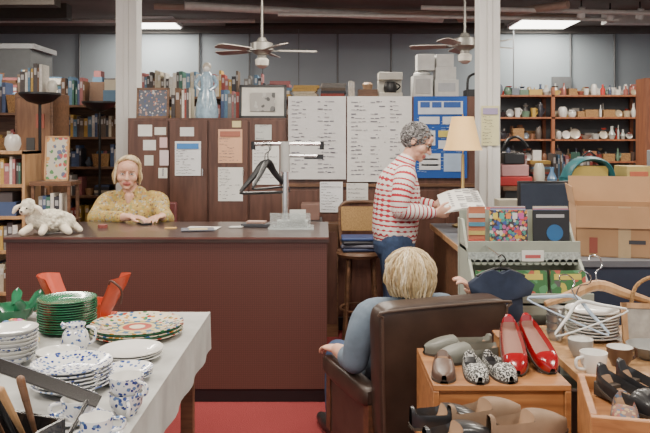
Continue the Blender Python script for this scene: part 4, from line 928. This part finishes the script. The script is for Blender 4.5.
b.box((x0,y0,z-.02),(x1,y1,z),orange_w); b.box((x0,y0,0),(x0+.02,y1,z-.02),orange_w); b.box((x1-.02,y0,0),(x1,y1,z-.02),orange_w); b.box((x0+.02,y0+.01,.3),(x1-.02,y0+.022,z-.02),orange_w); b.box((x0+.02,y1-.02,0),(x1-.02,y1,z-.02),orange_w); b.box((x0+.02,y0,.28),(x1-.02,y1-.02,.3),orange_w); b.build('wooden_shoe_cabinet',.003)
Zs=.74
redp=mat('red_patent',(.27,.006,.010),.18,coat=.5,var=.05); gry=mat('olive_grey_leather',(.12,.12,.10),.5); chk=spots('houndstooth_fabric',(.5,.49,.46),[(.02,.02,.02),(.03,.03,.03)],170,.55,.7)
redl2=mat('red_lining',(.25,.12,.09),.6)
def pair(name,defs,**kw):
    b=MB()
    for d in defs: shoe(b,d,**kw)
    return b.build(name)
pair('red_ballet_flats',[TR((.63,2.43,Zs+.055),174)@TR(rx=-26),TR((.718,2.45,Zs+.055),188)@TR(rx=-26)],L=.25,W=.08,H=.042,op=.76,m=redp,inner=redl2)
b=MB(); b.box((.6,2.49,Zs),(.76,2.57,Zs+.075),orange_w); b.box((.595,2.485,Zs+.075),(.765,2.575,Zs+.083),orange_w); b.build('shoe_riser',.003)
pair('grey_loafers',[TR((.475,2.585,Zs),100),TR((.50,2.495,Zs),108)],L=.25,H=.055,op=.52,m=gry)
pair('houndstooth_flats',[TR((.485,2.345,Zs),178),TR((.565,2.35,Zs),188)],L=.21,W=.072,H=.042,op=.66,m=chk,inner=blackp)
pair('brown_mules',[TR((.385,2.35,Zs),172)],L=.2,W=.075,H=.045,op=.5,m=mat('brown_leather',(.09,.05,.035),.4))
b=MB(); b.box((.26,1.75,.65),(.66,2.2,.67),orange_w)
for x in (.27,.62):
    for y in (1.78,2.14): b.box((x,y,0),(x+.03,y+.03,.65),orange_w)
b.box((.27,1.78,.3),(.65,2.17,.32),orange_w); b.build('wooden_shoe_bench',.003)
tans=mat('tan_suede',(.19,.125,.08),.85,var=.15)
pair('tan_loafers',[TR((.47,2.12,.67),-66),TR((.57,2.03,.67),-72)],L=.25,H=.065,op=.5,m=tans)
pair('black_loafers',[TR((.345,2.1,.67),-80),TR((.36,1.97,.67),-70)],L=.2,H=.055,op=.5,m=mat('black_leather',(.015,.015,.017),.35,coat=.3))
b=MB(); M=TR((.92,1.98,0),-14); w,d,h=.2,.18,.79
for a in ((-w,-d,0,w,-d+.02,h),(-w,d-.02,0,w,d,h),(-w,-d+.02,0,-w+.02,d-.02,h),(w-.02,-d+.02,0,w,d-.02,h),(-w+.02,-d+.02,h-.06,w-.02,d-.02,h-.04)): b.box(a[:3],a[3:],orange_w,M=M)
b.build('wooden_crate',.003)
blk=mat('black_leather'); pair('black_pumps',[TR((.86,2.02,.755),205),TR((.95,2.07,.755),215)],L=.24,H=.055,op=.6,m=blk,heel=.03)
pair('brown_clogs',[TR((.985,1.92,.755),250)],L=.22,H=.06,op=.5,m=mat('brown_leather'))
pair('patterned_slippers',[TR((.80,1.93,.755),160)],L=.19,W=.07,H=.04,op=.6,m=spots('paisley',(.15,.08,.06),[(.3,.2,.1),(.06,.09,.14),(.22,.06,.05)],90,.5,.7))
b=MB(); b.box((.84,2.24,.69),(2.0,3.04,.72),tan_w)
for x in (.86,1.93):
    for y in (2.27,2.96): b.box((x,y,0),(x+.045,y+.045,.69),tan_w)
b.build('display_table',.003)
stack('dinner_plate_stack',1.05,2.84,.72,.102,9,.012,None,None)
b=MB(); cup(b,.9,2.42,.72,.045,.07,white_cer,200); b.build('white_mug')
b=MB(); cup(b,1.02,2.5,.72,.045,.065,dkp,20); b.build('brown_mug')
b=MB(); cup(b,.92,2.6,.72,.045,.065,mat('grey_stoneware',(.3,.3,.29),.4),100); b.build('grey_mug')
b=MB(); bowl(b,1.16,2.58,.72,.08,.05,mat('stoneware',(.2,.2,.19),.5)); b.build('stoneware_bowl')
b=MB(); bowl(b,1.17,2.38,.72,.08,.05,mat('dark_stoneware',(.05,.06,.09),.4)); b.build('dark_bowl')
b=MB(); b.lathe([(0,0),(.07,0),(.085,.05),(.095,.1),(.1,.105),(.095,.11),(.085,.1),(.065,.01),(0,.01)],(1.29,2.84,.72),wicker,24); b.tube([(1.2,2.84,.82),(1.22,2.84,.92),(1.29,2.84,.96),(1.36,2.84,.92),(1.38,2.84,.82)],.008,wicker)
for i in range(8): b.lathe([(.075+.0032*i,.012*i+.008),(.081+.0032*i,.012*i+.012),(.076+.0032*i,.012*i+.016)],(1.29,2.84,.72),wicker,24)
b.build('wicker_basket')
b=MB()
for i in range(4): cup(b,.90+.0*i,2.82,.72+.03*i,.036,.04,mat('grey_tin',(.4,.4,.4),.3,.7),-90)
b.build('stacked_tin_cups')
hanger('wooden_coat_hanger',TR((1.08,2.86,.925),4)@TR(rx=-16),tan_w,.44,.012,True,.07)
hb=mat('pale_blue_plastic',(.4,.5,.62),.35)
hanger('plastic_hanger',TR((.95,2.74,.905),-25)@TR(rx=-40,ry=20),hb,.3,.0045,drop=.08)
hanger('plastic_hanger',TR((.95,2.70,.895),14)@TR(rx=-40,ry=-14),wp,.3,.004,drop=.08)
picture('wooden_picture_frame',1.13,1.36,.72,.88,2.72,tan_w,mat('dull_print',(.3,.28,.25),.6,var=.3,scale=20),.02,15,-10)
# ------------------------------------------------------------ world, camera
w=bpy.data.worlds.new('World'); bpy.context.scene.world=w; w.use_nodes=True
bg=w.node_tree.nodes['Background']; bg.inputs[0].default_value=(.97,.98,1,1); bg.inputs[1].default_value=1.5
cam=bpy.data.cameras.new('Camera'); co=bpy.data.objects.new('Camera',cam); bpy.context.collection.objects.link(co)
co.location=(0,0,1.5); co.rotation_euler=(rad(90),0,0); cam.lens=40; cam.sensor_width=36; cam.shift_y=-.1177
cam.clip_start=.05; bpy.context.scene.camera=co
